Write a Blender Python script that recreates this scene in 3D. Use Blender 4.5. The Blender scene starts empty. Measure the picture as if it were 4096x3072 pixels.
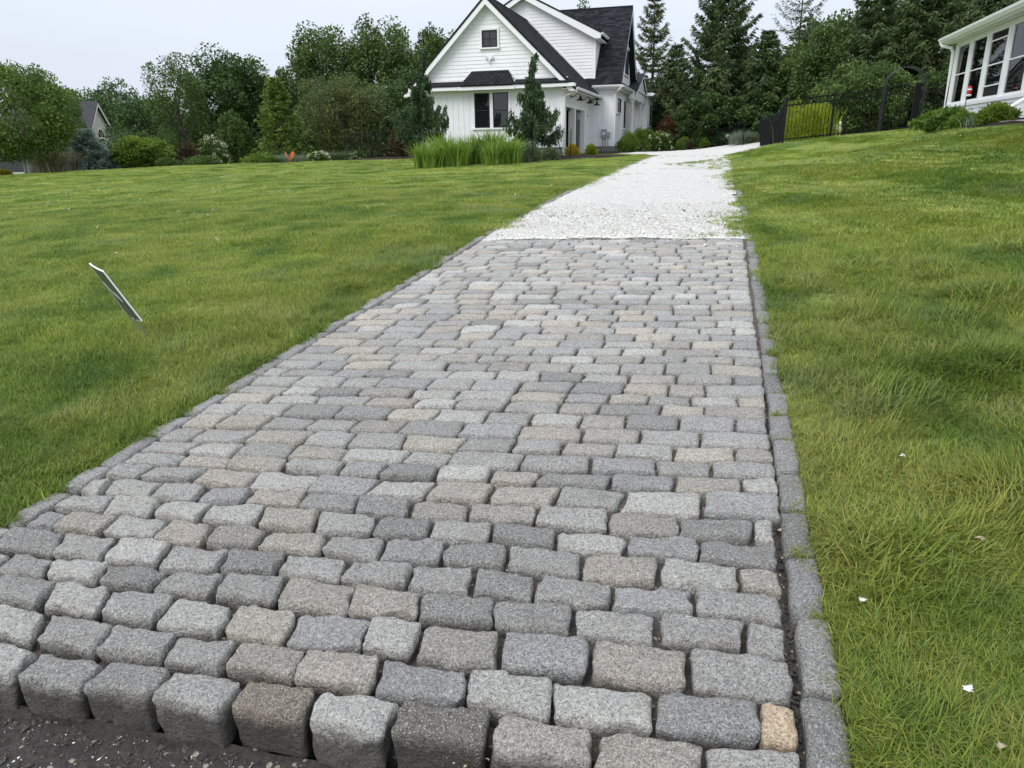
import bpy, math, random
import numpy as np
from mathutils import Matrix, Vector

rng = np.random.default_rng(11)
random.seed(11)
SC = bpy.context.scene
COL = SC.collection
R = math.radians

# ------------------------------------------------------------------ camera, sky, sun, exposure
FPX, PITCH, ROLL, EYE = 2840.0, math.atan(951 / 2840), 0.0155, 1.5
cam_d = bpy.data.cameras.new('camera')
cam_d.sensor_width = 36.0
cam_d.lens = FPX / 4096 * 36.0
cam_d.clip_start, cam_d.clip_end = 0.05, 3000
cam = bpy.data.objects.new('camera', cam_d)
COL.objects.link(cam)
_f = Vector((0, math.cos(PITCH), -math.sin(PITCH)))
_r0 = Vector((1, 0, 0))
_u0 = _r0.cross(_f)
_r = _r0 * math.cos(ROLL) - _u0 * math.sin(ROLL)
_u = _r0 * math.sin(ROLL) + _u0 * math.cos(ROLL)
cam.matrix_world = Matrix(((_r.x, _u.x, -_f.x, 0), (_r.y, _u.y, -_f.y, 0), (_r.z, _u.z, -_f.z, EYE), (0, 0, 0, 1)))
SC.camera = cam

SUN_EL, SUN_AZ = 50.0, -135.0       # azimuth measured from +Y towards +X: behind the camera, to the left
world = bpy.data.worlds.new('World')
SC.world = world
world.use_nodes = True
wn, wl = world.node_tree.nodes, world.node_tree.links
wn.clear()
w_out = wn.new('ShaderNodeOutputWorld')
w_bg = wn.new('ShaderNodeBackground')
w_sky = wn.new('ShaderNodeTexSky')
w_sky.sky_type = 'NISHITA'
w_sky.sun_disc = False
w_sky.sun_elevation = R(SUN_EL)
w_sky.sun_rotation = R(SUN_AZ)
w_sky.air_density, w_sky.dust_density, w_sky.ozone_density = 1.0, 4.0, 1.0
w_mix = wn.new('ShaderNodeMix')
w_mix.data_type = 'RGBA'
w_mix.inputs['Factor'].default_value = 0.93        # closed thin cloud over the clear sky
w_geo = wn.new('ShaderNodeTexCoord')               # overcast sky: evenly brighter from the horizon up to the zenith
w_sep = wn.new('ShaderNodeSeparateXYZ')
w_rng = wn.new('ShaderNodeMapRange')
w_rng.inputs['From Min'].default_value, w_rng.inputs['From Max'].default_value = 0.0, 1.0
w_rng.inputs['To Min'].default_value, w_rng.inputs['To Max'].default_value = 1.0, 1.9
w_vm = wn.new('ShaderNodeVectorMath')
w_vm.operation = 'SCALE'
w_vm.inputs[0].default_value = (5.70, 6.15, 6.95)
wl.new(w_geo.outputs['Generated'], w_sep.inputs[0])
wl.new(w_sep.outputs['Z'], w_rng.inputs['Value'])
wl.new(w_rng.outputs['Result'], w_vm.inputs['Scale'])
w_cl = wn.new('ShaderNodeTexNoise')                  # faint structure of the cloud deck
w_cl.inputs['Scale'].default_value, w_cl.inputs['Detail'].default_value = 2.2, 4
w_mp = wn.new('ShaderNodeMapping')
w_mp.inputs['Scale'].default_value = (1, 1, 3.5)
wl.new(w_geo.outputs['Generated'], w_mp.inputs['Vector'])
wl.new(w_mp.outputs['Vector'], w_cl.inputs['Vector'])
w_cr = wn.new('ShaderNodeMapRange')
for _k, _v in (('From Min', .3), ('From Max', .7), ('To Min', .955), ('To Max', 1.045)):
    w_cr.inputs[_k].default_value = _v
w_v2 = wn.new('ShaderNodeVectorMath')
w_v2.operation = 'SCALE'
wl.new(w_cl.outputs['Fac'], w_cr.inputs['Value'])
wl.new(w_vm.outputs[0], w_v2.inputs[0])
wl.new(w_cr.outputs['Result'], w_v2.inputs['Scale'])
wl.new(w_v2.outputs[0], w_mix.inputs['B'])
wl.new(w_sky.outputs['Color'], w_mix.inputs['A'])
wl.new(w_mix.outputs['Result'], w_bg.inputs['Color'])
w_bg.inputs['Strength'].default_value = 0.1
wl.new(w_bg.outputs['Background'], w_out.inputs['Surface'])

sun_d = bpy.data.lights.new('sun', 'SUN')
sun_d.energy = 1.5
sun_d.angle = R(35)
sun_d.color = (1.0, 0.975, 0.94)
sun = bpy.data.objects.new('sun', sun_d)
COL.objects.link(sun)
_d = Vector((math.cos(R(SUN_EL)) * math.sin(R(SUN_AZ)), math.cos(R(SUN_EL)) * math.cos(R(SUN_AZ)), math.sin(R(SUN_EL))))
sun.rotation_euler = _d.to_track_quat('Z', 'Y').to_euler()
sun.location = (0, 0, 40)
SC.view_settings.view_transform = 'Standard'
SC.view_settings.look = 'None'
SC.view_settings.exposure = 0.40
SC.view_settings.gamma = 1.0
SC.view_settings.use_curve_mapping = False
SC.cycles.max_bounces = 6
SC.cycles.transparent_max_bounces = 12

# ------------------------------------------------------------------ frames and ground height
AZ = R(15.72)      # heading of the drive: t across (right), s along
AZH = R(15.9)      # heading of house, fence and sunroom
ca, sa = math.cos(AZ), math.sin(AZ)
cah, sah = math.cos(AZH), math.sin(AZH)


def d2w(t, s):
    return t * ca + s * sa, -t * sa + s * ca


def h2w(t, s):
    return t * cah + s * sah, -t * sah + s * cah


def w2d(x, y):
    return x * ca - y * sa, x * sa + y * ca


def w2h(x, y):
    return x * cah - y * sah, x * sah + y * cah


_ps = np.array([-6, -4, 0, 8.1, 9.1, 11.1, 13.7, 19.4, 27, 35, 45, 60.])
_pz = np.array([-.354, -.236, 0, .478, .535, .60, .68, .80, .95, 1.06, 1.10, 1.10])


def zprof(s):
    return (np.interp(s - .5, _ps, _pz) + 2 * np.interp(s, _ps, _pz) + np.interp(s + .5, _ps, _pz)) / 4


_cp = [(-32.3, 26.8, .50), (-27.95, 28.6, .70), (-23.2, 30.1, .85), (-18.1, 31.7, .93), (-14.9, 32.8, 1.03), (-10.3, 24.9, .76),
       (-7.8, 29, .87), (-6.8, 32.3, .90), (-4.8, 40.7, 1.08), (-3.8, 4, .245), (-6, 4, .25), (-10, 2, .1), (-15, 10, .33), (-8, 14, .58),
       (-22, 18, .45), (-32, 45, -.9), (-20, 50, -.4), (-50, 40, -.8), (-60, 80, -3.2), (-20, 90, -2.2), (-15, 45, .85),
       (1.76, 23.94, 1.43), (3.11, 24.3, 1.56), (4.49, 24.59, 1.67), (5.33, 24.4, 1.73), (6.16, 24.2, 1.78), (4.71, 20.47, 1.73),
       (4.45, 13.28, 1.66), (4.9, 16.5, 1.72), (5.7, 13, 1.74), (6, 20, 1.76), (4.32, 30.7, 1.6), (1.76, 39, 1.52), (4.5, 5, .74), (4.5, -2, .12), (2.2, 5, .46), (2.2, 13, .98),
       (10, 50, 1.5), (20, 40, 1.8), (30, 20, 2.0), (14, 8, 1.8), (60, 60, 2.0), (-5, 60, 1.1), (120, 0, 1.5), (-120, 0, -1), (-120, 160, -3), (120, 180, 2), (0, 200, -1), (-300, 300, -1.5), (-200, 100, -2),
       (0, -40, -2.0), (-40, -30, -2), (40, -30, -1)]
for _s in (-4, 0, 2, 4, 6, 8, 11, 15, 20, 26, 32, 36):
    _cp.append((-2.72, _s, float(zprof(_s)) - .005))
    _cp.append((.46, _s, float(zprof(_s)) - .005))
for _s in (10, 17, 24, 31, 42):
    _cp.append((-1.1, _s, float(zprof(_s)) - .005))
_cp = np.array(_cp)


def _phi(r2):
    return r2 * np.log(r2 + 1e-9) * .5


_n = len(_cp)
_A = np.zeros((_n + 3, _n + 3))
_dd = ((_cp[:, None, :2] - _cp[None, :, :2]) ** 2).sum(-1)
_A[:_n, :_n] = _phi(_dd) + np.eye(_n) * 1e-3
_A[:_n, _n] = 1
_A[:_n, _n + 1:] = _cp[:, :2]
_A[_n, :_n] = 1
_A[_n + 1:, :_n] = _cp[:, :2].T
_wt = np.linalg.solve(_A, np.concatenate([_cp[:, 2], np.zeros(3)]))


def ground_d(t, s):
    """ground height in drive coordinates"""
    t, s = np.atleast_1d(np.asarray(t, float)), np.atleast_1d(np.asarray(s, float))
    out = np.empty(t.size)
    tt, ss = t.ravel(), s.ravel()
    for i in range(0, tt.size, 20000):
        a, b = tt[i:i + 20000], ss[i:i + 20000]
        r2 = (a[:, None] - _cp[None, :, 0]) ** 2 + (b[:, None] - _cp[None, :, 1]) ** 2
        out[i:i + 20000] = _phi(r2) @ _wt[:_n] + _wt[_n] + a * _wt[_n + 1] + b * _wt[_n + 2]
    return np.clip(out.reshape(t.shape), -3.2, 4)


def gz(x, y):
    t, s = w2d(x, y)
    return float(ground_m(t, s)[0])


def gzh(t, s):
    return gz(*h2w(t, s))


def waves(p, scale, seed, n=7):
    """smooth pseudo-random field in about [-1, 1]"""
    r = np.random.default_rng(seed)
    p = np.asarray(p, float)
    k = r.normal(size=(n, p.shape[-1]))
    k *= (r.uniform(.6, 1.6, (n, 1)) * 2 * math.pi / scale) / (np.linalg.norm(k, axis=1, keepdims=True) + 1e-9)
    return np.sin(p @ k.T + r.uniform(0, 6.28, n)).sum(-1) / math.sqrt(n) * .8


def ground_m(t, s):
    t, s = np.atleast_1d(np.asarray(t, float)), np.atleast_1d(np.asarray(s, float))
    return ground_d(t, s) + waves(np.stack([t, s], -1), 3.2, 5) * .022 * np.clip((np.hypot(t, s) - 1) / 8, 0, 1)


# ------------------------------------------------------------------ materials
class NT:
    def __init__(self, name):
        self.m = bpy.data.materials.new(name)
        self.m.use_nodes = True
        self.n, self.l = self.m.node_tree.nodes, self.m.node_tree.links
        self.n.clear()
        self.out = self.n.new('ShaderNodeOutputMaterial')

    def new(self, typ, **kw):
        nd = self.n.new(typ)
        for k, v in kw.items():
            setattr(nd, k, v)
        return nd

    def link(self, a, b):
        self.l.new(a, b)

    def setin(self, sock, v):
        if hasattr(v, 'is_output') or isinstance(v, bpy.types.NodeSocket):
            self.link(v, sock)
        else:
            sock.default_value = v

    def pos(self):
        return self.new('ShaderNodeNewGeometry').outputs['Position']

    def objpos(self):
        return self.new('ShaderNodeTexCoord').outputs['Object']

    def mapping(self, vec, scale=(1, 1, 1), rot=(0, 0, 0)):
        m = self.new('ShaderNodeMapping')
        m.inputs['Scale'].default_value = scale
        m.inputs['Rotation'].default_value = rot
        self.link(vec, m.inputs['Vector'])
        return m.outputs['Vector']

    def noise(self, vec, scale, detail=3, rough=.55, col=False):
        t = self.new('ShaderNodeTexNoise')
        t.inputs['Scale'].default_value = scale
        t.inputs['Detail'].default_value = detail
        t.inputs['Roughness'].default_value = rough
        self.link(vec, t.inputs['Vector'])
        return t.outputs['Color'] if col else t.outputs['Fac']

    def voronoi(self, vec, scale, out='Distance'):
        t = self.new('ShaderNodeTexVoronoi')
        t.inputs['Scale'].default_value = scale
        self.link(vec, t.inputs['Vector'])
        return t.outputs[out]

    def ramp(self, fac, stops):
        r = self.new('ShaderNodeValToRGB')
        e = r.color_ramp.elements
        while len(e) < len(stops):
            e.new(.5)
        for i, (p, c) in enumerate(stops):
            e[i].position = p
            e[i].color = c if len(c) == 4 else (*c, 1)
        self.link(fac, r.inputs['Fac'])
        return r.outputs['Color']

    def rng(self, fac, a, b, c=0., d=1.):
        r = self.new('ShaderNodeMapRange')
        for i, v in zip(('From Min', 'From Max', 'To Min', 'To Max'), (a, b, c, d)):
            r.inputs[i].default_value = v
        self.link(fac, r.inputs['Value'])
        return r.outputs['Result']

    def mix(self, fac, a, b, mode='MIX'):
        m = self.new('ShaderNodeMix', data_type='RGBA', blend_type=mode)
        self.setin(m.inputs['Factor'], fac)
        for s, v in (('A', a), ('B', b)):
            if isinstance(v, tuple) and len(v) == 3:
                v = (*v, 1)
            self.setin(m.inputs[s], v)
        return m.outputs['Result']

    def math(self, op, a, b=0.):
        m = self.new('ShaderNodeMath', operation=op)
        self.setin(m.inputs[0], a)
        self.setin(m.inputs[1], b)
        return m.outputs[0]

    def attr(self, name, out='Color'):
        a = self.new('ShaderNodeAttribute', attribute_name=name)
        return a.outputs[out]

    def bump(self, h, strength, dist):
        b = self.new('ShaderNodeBump')
        b.inputs['Strength'].default_value = strength
        b.inputs['Distance'].default_value = dist
        self.link(h, b.inputs['Height'])
        return b.outputs['Normal']

    def principled(self, col, rough=.6, normal=None, spec=.5, metal=0., trans=None):
        p = self.new('ShaderNodeBsdfPrincipled')
        if isinstance(col, tuple) and len(col) == 3:
            col = (*col, 1)
        self.setin(p.inputs['Base Color'], col)
        self.setin(p.inputs['Roughness'], rough)
        p.inputs['Specular IOR Level'].default_value = spec
        p.inputs['Metallic'].default_value = metal
        if normal is not None:
            self.link(normal, p.inputs['Normal'])
        self.link(p.outputs['BSDF'], self.out.inputs['Surface'])
        return p

    def leaf(self, col, rough=.5, tr=.25, spec=.3):
        p = self.principled(col, rough, spec=spec)
        t = self.new('ShaderNodeBsdfTranslucent')
        self.setin(t.inputs['Color'], col)
        mx = self.new('ShaderNodeMixShader')
        mx.inputs[0].default_value = tr
        self.link(p.outputs[0], mx.inputs[1])
        self.link(t.outputs[0], mx.inputs[2])
        self.link(mx.outputs[0], self.out.inputs['Surface'])


MAT = {}


def plain(name, col, rough=.6, spec=.4, metal=0., grain=0., gscale=30., bump=0.):
    n = NT(name)
    c = (*col, 1)
    nrm = None
    if grain or bump:
        f = n.noise(n.pos(), gscale, 4)
        if grain:
            c = n.mix(n.rng(f, .3, .7), tuple(v * (1 - grain) for v in col), tuple(min(1, v * (1 + grain)) for v in col))
        if bump:
            nrm = n.bump(f, bump, .01)
    n.principled(c, rough, nrm, spec, metal)
    MAT[name] = n.m
    return n.m


def mat_stone():
    n = NT('granite')
    p = n.pos()
    tint = n.attr('tint')
    g1 = n.noise(p, 210, 3, .6)
    g2 = n.noise(p, 95, 4, .65)
    g3 = n.noise(n.mapping(p, (1, 3.2, 1), (0, 0, .5)), 22, 4, .6)
    big = n.noise(p, 9, 4, .6)
    c = n.mix(n.rng(g2, .34, .66), n.mix(1., tint, (.62, .62, .64), 'MULTIPLY'), n.mix(1., tint, (1.40, 1.39, 1.36), 'MULTIPLY'))
    c = n.mix(n.rng(g1, .55, .72), c, n.mix(.75, c, (.72, .71, .68)))
    c = n.mix(n.rng(g1, .44, .31), c, n.mix(.88, c, (.030, .030, .034)))
    c = n.mix(n.rng(g3, .45, .75, 0, .35), c, n.mix(1., c, (1.45, 1.44, 1.40), 'MULTIPLY'))
    c = n.mix(n.rng(big, .50, .72, 0, .45), c, n.mix(.6, c, (.20, .175, .14)))
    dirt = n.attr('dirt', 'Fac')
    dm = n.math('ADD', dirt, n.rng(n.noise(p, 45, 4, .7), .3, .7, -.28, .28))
    c = n.mix(n.rng(dm, .25, .85, 0, .80), c, (.062, .054, .046))  # soil stain and side shade both mixed into the stone colour
    h = n.math('ADD', n.math('MULTIPLY', g1, .5), n.math('ADD', g2, n.math('MULTIPLY', n.noise(p, 30, 5, .7), 2.0)))
    n.principled(c, .82, n.bump(h, .9, .011), .25)
    MAT['granite'] = n.m


def mat_soil(name, a, b, cscale, chip=None, bump=.8, dist=.02):
    n = NT(name)
    p = n.pos()
    f = n.noise(p, cscale, 6, .7)
    c = n.ramp(f, [(.3, a), (.7, b)])
    if chip:
        v = n.voronoi(p, chip[1], 'Color')
        r = n.new('ShaderNodeSeparateColor')
        n.link(v, r.inputs[0])
        d = n.voronoi(p, chip[1])
        k = n.math('MULTIPLY', n.rng(r.outputs[0], chip[2], chip[2] + .02), n.rng(d, .42, .30))
        c = n.mix(k, c, n.mix(n.rng(r.outputs[1], 0, 1), chip[0], (.42, .34, .24)))
    n.principled(c, .9, n.bump(n.noise(p, cscale * 2.2, 6, .75), bump, dist), .2)
    MAT[name] = n.m


def grass_color(n, base_only=False):
    p = n.pos()
    big = n.noise(p, .42, 3, .55)
    mid = n.noise(n.mapping(p, (1., .55, 1), (0, 0, .3)), 1.6, 4, .6)
    fine = n.noise(p, 7., 3, .6)
    c = n.mix(n.rng(big, .40, .60), (.170, .265, .038), (.270, .352, .060))
    c = n.mix(n.rng(mid, .46, .66, 0, .8), c, (.345, .390, .092))
    c = n.mix(n.rng(mid, .47, .30, 0, .75), c, (.082, .180, .032))
    c = n.mix(n.rng(fine, .60, .75, 0, .45), c, (.30, .28, .12))
    c = n.mix(n.rng(n.noise(p, .9, 2), .60, .72, 0, .5), c, (.24, .31, .14))
    return c


def mat_grass():
    n = NT('grass_blade')
    c = grass_color(n)
    tint = n.attr('tint')
    c = n.mix(1., c, tint, 'MULTIPLY')
    oi = n.new('ShaderNodeObjectInfo')
    c = n.mix(n.rng(oi.outputs['Random'], 0, 1, 0, .35), c, n.mix(1., c, (1.3, 1.2, .8), 'MULTIPLY'))
    n.leaf(c, .45, .35, .35)
    MAT['grass'] = n.m
    n = NT('turf')
    c = grass_color(n)
    p = n.pos()
    f = n.noise(p, 55, 4, .7)
    c = n.mix(n.rng(f, .35, .65), n.mix(1., c, (.55, .55, .5), 'MULTIPLY'), n.mix(1., c, (1.0, 1.0, .9), 'MULTIPLY'))
    n.principled(c, .9, n.bump(f, .8, .03), .15)
    MAT['turf'] = n.m


def leafmat(name, a, b, tr=.25, spec=.25, rough=.55):
    """foliage: two natural leaf colours, spread by a per-leaf value"""
    n = NT(name)
    t = n.attr('tint')
    s = n.new('ShaderNodeSeparateColor')
    n.link(t, s.inputs[0])
    c = n.mix(s.outputs[0], (*a, 1), (*b, 1))
    c = n.mix(n.rng(n.noise(n.pos(), .9, 2), .35, .65, 0, .5), c, n.mix(1., c, (1.25, 1.12, .75), 'MULTIPLY'))
    n.leaf(c, rough, tr, spec)
    MAT[name] = n.m
    return n.m


def mat_shingle():
    n = NT('asphalt_shingle')
    tint = n.attr('tint')
    p = n.pos()
    f = n.noise(p, 60, 3, .7)
    c = n.mix(1., n.ramp(f, [(.3, (.010, .011, .014)), (.7, (.030, .031, .036))]), tint, 'MULTIPLY')
    n.principled(c, .9, n.bump(f, .4, .01), .2)
    MAT['shingle'] = n.m


def mat_paint():
    n = NT('white_paint')
    p = n.pos()
    f = n.noise(p, 3.0, 4, .6)
    g = n.noise(p, 40, 3)
    c = n.mix(n.rng(f, .35, .75), (.865, .870, .875), (.80, .808, .815))
    n.principled(c, .5, n.bump(g, .06, .004), .35)
    MAT['white'] = n.m


def mat_glass():
    n = NT('window_glass')
    p = n.pos()
    nrm = n.bump(n.noise(n.mapping(p, (1, 1, .5)), 3.2, 2), .05, .02)
    n.principled((.012, .014, .016), .03, nrm, .9)
    MAT['glass'] = n.m
    n = NT('clear_glass')
    fr = n.new('ShaderNodeFresnel')
    fr.inputs['IOR'].default_value = 1.32
    tr = n.new('ShaderNodeBsdfTransparent')
    tr.inputs['Color'].default_value = (.42, .47, .45, 1)
    gl = n.new('ShaderNodeBsdfGlossy')
    gl.inputs['Roughness'].default_value = .01
    gl.inputs['Color'].default_value = (.9, .93, .93, 1)
    mx = n.new('ShaderNodeMixShader')
    n.link(fr.outputs[0], mx.inputs[0])
    n.link(tr.outputs[0], mx.inputs[1])
    n.link(gl.outputs[0], mx.inputs[2])
    n.link(mx.outputs[0], n.out.inputs['Surface'])
    MAT['clear_glass'] = n.m


def mat_bark(name, a, b):
    n = NT(name)
    f = n.noise(n.mapping(n.pos(), (1, 1, .25)), 14, 5, .7)
    n.principled(n.ramp(f, [(.35, a), (.65, b)]), .9, n.bump(f, .8, .03), .2)
    MAT[name] = n.m


mat_stone()
mat_soil('bed_sand', (.07, .062, .05), (.21, .19, .16), 60, ((.62, .60, .54), 75., .86))
mat_soil('street', (.050, .045, .041), (.130, .118, .108), 48, ((.66, .60, .50), 42., .90), 1., .02)
mat_soil('mulch', (.016, .011, .008), (.055, .038, .026), 30, None, 1., .05)
mat_soil('shell_gravel', (.42, .40, .36), (.74, .73, .70), 42, ((.93, .92, .90), 50., .6), .9, .02)
mat_grass()
mat_shingle()
mat_paint()
mat_glass()
mat_bark('bark', (.045, .038, .030), (.13, .115, .095))
mat_bark('bark_grey', (.08, .075, .068), (.22, .21, .19))
mat_bark('bark_birch', (.25, .24, .22), (.62, .61, .58))
leafmat('leaf_oak', (0.049, 0.096, 0.029), (0.142, 0.217, 0.061))
leafmat('leaf_maple_dark', (0.036, 0.078, 0.028), (0.109, 0.179, 0.056))
leafmat('leaf_light', (.085, .160, .022), (.21, .30, .050), .35)
leafmat('leaf_lime', (.14, .22, .014), (.34, .42, .035), .35)
leafmat('leaf_gold', (.24, .22, .018), (.52, .42, .035), .3)
leafmat('leaf_airy', (0.075, 0.138, 0.033), (0.175, 0.263, 0.065), .3)
leafmat('leaf_cypress', (0.094, 0.163, 0.033), (0.219, 0.300, 0.069), .3)
leafmat('leaf_willowy', (0.072, 0.107, 0.039), (0.169, 0.215, 0.078), .25)
leafmat('needle_dark', (0.036, 0.068, 0.029), (0.117, 0.169, 0.062), .15)
leafmat('needle_blue', (.14, .21, .20), (.33, .42, .41), .15)
leafmat('needle_weep', (0.015, 0.040, 0.015), (0.053, 0.101, 0.035), .10)
leafmat('needle_larch', (0.065, 0.100, 0.043), (0.163, 0.206, 0.088), .2)
leafmat('leaf_brown', (.060, .045, .026), (.13, .105, .060), .2)
leafmat('leaf_red', (.13, .050, .032), (.24, .12, .07), .25)
leafmat('leaf_box', (.060, .130, .016), (.165, .255, .038), .25)
leafmat('leaf_hydrangea', (.055, .120, .022), (.15, .24, .05), .3)
leafmat('leaf_iris', (.10, .20, .028), (.27, .40, .075), .35)
leafmat('leaf_mint', (.075, .120, .055), (.16, .21, .11), .3)
leafmat('leaf_blue_grass', (.12, .175, .13), (.27, .33, .26), .3)
leafmat('straw', (.44, .38, .27), (.72, .64, .50), .3)
leafmat('petal_white', (.50, .52, .38), (.78, .79, .66), .3)
plain('black_metal', (.007, .007, .009), .6, .2)
plain('arch_metal', (.035, .036, .038), .5, .4)
plain('dark_frame', (.014, .015, .017), .4, .5)
plain('interior', (.018, .016, .015), .8, .2)
plain('room', (.10, .10, .10), .8, .2)
plain('taupe_door', (.085, .080, .080), .5, .4)
plain('concrete', (.24, .235, .225), .9, .2, grain=.2, gscale=12, bump=.3)
plain('grey_metal', (.38, .39, .40), .45, .5, .3)
plain('net', (.016, .017, .019), .9, .1)
plain('wood_post', (.30, .20, .12), .85, .2, grain=.3, gscale=20, bump=.3)
plain('grey_siding', (.52, .51, .48), .7, .3, grain=.08, gscale=4)
plain('cream_trim', (.70, .66, .58), .6, .3)
plain('grey_roof', (.060, .060, .070), .9, .2, grain=.3, gscale=8)
plain('sign_edge', (.82, .83, .84), .4, .4)
plain('sign_face', (.075, .090, .070), .45, .5)
plain('sign_ink', (.30, .33, .29), .5, .4)
plain('wire', (.30, .30, .29), .4, .5, .8)
plain('orange', (.62, .15, .04), .5, .4)
plain('red_plastic', (.45, .015, .02), .25, .5)
plain('tread', (.55, .53, .51), .7, .3, grain=.1)
plain('fur', (.72, .66, .55), .9, .1, grain=.15, gscale=30)
plain('nose', (.02, .018, .018), .5)
plain('car_paint', (.05, .055, .06), .25, .6)
plain('rubber', (.015, .015, .015), .8)
plain('chip_white', (.70, .685, .65), .7, .3, grain=.15, gscale=60)
plain('chip_tan', (.40, .33, .25), .8, .2, grain=.2, gscale=60)
plain('chip_dark', (.085, .076, .068), .85, .2, grain=.3, gscale=60)
plain('clover', (.80, .80, .74), .8, .2)
plain('dial', (.75, .76, .77), .3, .5)
# ------------------------------------------------------------------ mesh building
class MB:
    """collects geometry; build() links it as ONE mesh object"""

    def __init__(self):
        self.V, self.F, self.T, self.D, self.n = [], [], [], [], 0

    def add(self, v, f, tint=None):
        v = np.asarray(v, float).reshape(-1, 3)
        self.V.append(v)
        f = np.asarray(f, dtype=np.int64)
        self.F.append(f + self.n)
        t = np.ones((len(v), 3)) if tint is None else np.broadcast_to(np.asarray(tint, float), (len(v), 3))
        self.T.append(t)
        self.n += len(v)
        return self

    def box(self, a, b, tint=None):
        x0, y0, z0 = a
        x1, y1, z1 = b
        v = [(x0, y0, z0), (x1, y0, z0), (x1, y1, z0), (x0, y1, z0), (x0, y0, z1), (x1, y0, z1), (x1, y1, z1), (x0, y1, z1)]
        return self.hexa(v, tint)

    def hexa(self, v, tint=None):
        v = np.asarray(v, float)
        f = np.array([(0, 3, 2, 1), (4, 5, 6, 7), (0, 1, 5, 4), (1, 2, 6, 5), (2, 3, 7, 6), (3, 0, 4, 7)])
        if np.dot(np.cross(v[1] - v[0], v[3] - v[0]), v[4] - v[0]) < 0:
            f = f[:, ::-1]
        return self.add(v, f, tint)

    def mbox(self, m, u0, u1, v0, v1, w0, w1, tint=None):
        """box through a plane map m(u, v, w)"""
        return self.hexa([m(u0, v0, w0), m(u1, v0, w0), m(u1, v1, w0), m(u0, v1, w0), m(u0, v0, w1), m(u1, v0, w1), m(u1, v1, w1), m(u0, v1, w1)], tint)

    def prism(self, poly, m, w0, w1, tint=None):
        """extrude polygon (u, v) between w0 and w1 of plane map m"""
        k = len(poly)
        a = [m(u, v, w0) for u, v in poly]
        b = [m(u, v, w1) for u, v in poly]
        base = self.n
        self.V.append(np.array(a + b, float))
        self.T.append(np.ones((2 * k, 3)) if tint is None else np.broadcast_to(np.asarray(tint, float), (2 * k, 3)))
        self.n += 2 * k
        self.F.append([list(range(base, base + k))[::-1], list(range(base + k, base + 2 * k))] + [[base + i, base + (i + 1) % k, base + k + (i + 1) % k, base + k + i] for i in range(k)])
        return self

    def tube(self, pts, r, seg=8, tint=None, caps=True):
        pts = np.asarray(pts, float)
        n = len(pts)
        r = np.broadcast_to(np.asarray(r, float), (n,))
        tg = np.gradient(pts, axis=0)
        tg /= np.linalg.norm(tg, axis=1, keepdims=True) + 1e-12
        ref = np.array([0, 0, 1.]) if abs(tg[:, 2]).mean() < .8 else np.array([1., 0, 0])
        e1 = np.cross(tg, ref)
        e1 /= np.linalg.norm(e1, axis=1, keepdims=True) + 1e-12
        e2 = np.cross(tg, e1)
        a = np.linspace(0, 2 * math.pi, seg, endpoint=False)
        v = pts[:, None] + r[:, None, None] * (np.cos(a)[None, :, None] * e1[:, None] + np.sin(a)[None, :, None] * e2[:, None])
        i = np.arange(n - 1)[:, None] * seg + np.arange(seg)[None]
        j = np.arange(n - 1)[:, None] * seg + (np.arange(seg)[None] + 1) % seg
        f = np.stack([i, i + seg, j + seg, j], -1).reshape(-1, 4)
        self.add(v.reshape(-1, 3), f, tint)
        if caps:
            b = self.n - n * seg
            self.F.append([list(range(b, b + seg)), list(range(b + (n - 1) * seg, b + n * seg))[::-1]])
        return self

    def lathe(self, prof, c, seg=20, tint=None):
        """prof: list of (radius, z); c: centre"""
        pts = np.array([[(r * math.cos(a) + c[0], r * math.sin(a) + c[1], z + c[2]) for a in np.linspace(0, 2 * math.pi, seg, endpoint=False)] for r, z in prof])
        n = len(prof)
        i = np.arange(n - 1)[:, None] * seg + np.arange(seg)[None]
        j = np.arange(n - 1)[:, None] * seg + (np.arange(seg)[None] + 1) % seg
        self.add(pts.reshape(-1, 3), np.stack([i, j, j + seg, i + seg], -1).reshape(-1, 4), tint)
        return self

    def mesh(self, name, mats, off=(0, 0, 0), smooth=False, attr=True, dirt=None):
        V = np.concatenate(self.V) - np.asarray(off, float)
        me = bpy.data.meshes.new(name)
        loops, starts, tot = [], [], 0
        for f in self.F:
            if isinstance(f, np.ndarray) and f.ndim == 2:
                k = f.shape[1]
                loops.append(f.ravel())
                starts.append(tot + np.arange(len(f)) * k)
                tot += f.size
            else:
                for p in f:
                    loops.append(np.asarray(p, np.int64))
                    starts.append(np.array([tot]))
                    tot += len(p)
        L = np.concatenate(loops).astype(np.int32)
        S = np.concatenate(starts).astype(np.int32)
        me.vertices.add(len(V))
        me.loops.add(len(L))
        me.polygons.add(len(S))
        me.vertices.foreach_set('co', V.astype(np.float32).ravel())
        me.loops.foreach_set('vertex_index', L)
        me.polygons.foreach_set('loop_start', S)
        me.polygons.foreach_set('use_smooth', np.full(len(S), bool(smooth)))
        me.update(calc_edges=True)
        if attr:
            T = np.concatenate(self.T)
            a = me.attributes.new('tint', 'FLOAT_COLOR', 'POINT')
            a.data.foreach_set('color', np.concatenate([T, np.ones((len(T), 1))], 1).astype(np.float32).ravel())
        if dirt is not None:
            a = me.attributes.new('dirt', 'FLOAT', 'POINT')
            a.data.foreach_set('value', np.asarray(dirt, np.float32))
        for m in (mats if isinstance(mats, (list, tuple)) else [mats]):
            me.materials.append(MAT[m])
        return me


def link(name, data, parent=None, loc=(0, 0, 0), rotz=0.):
    o = bpy.data.objects.new(name, data)
    COL.objects.link(o)
    o.location = loc
    o.rotation_euler = (0, 0, rotz)
    if parent is not None:
        o.parent = parent
    return o


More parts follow.
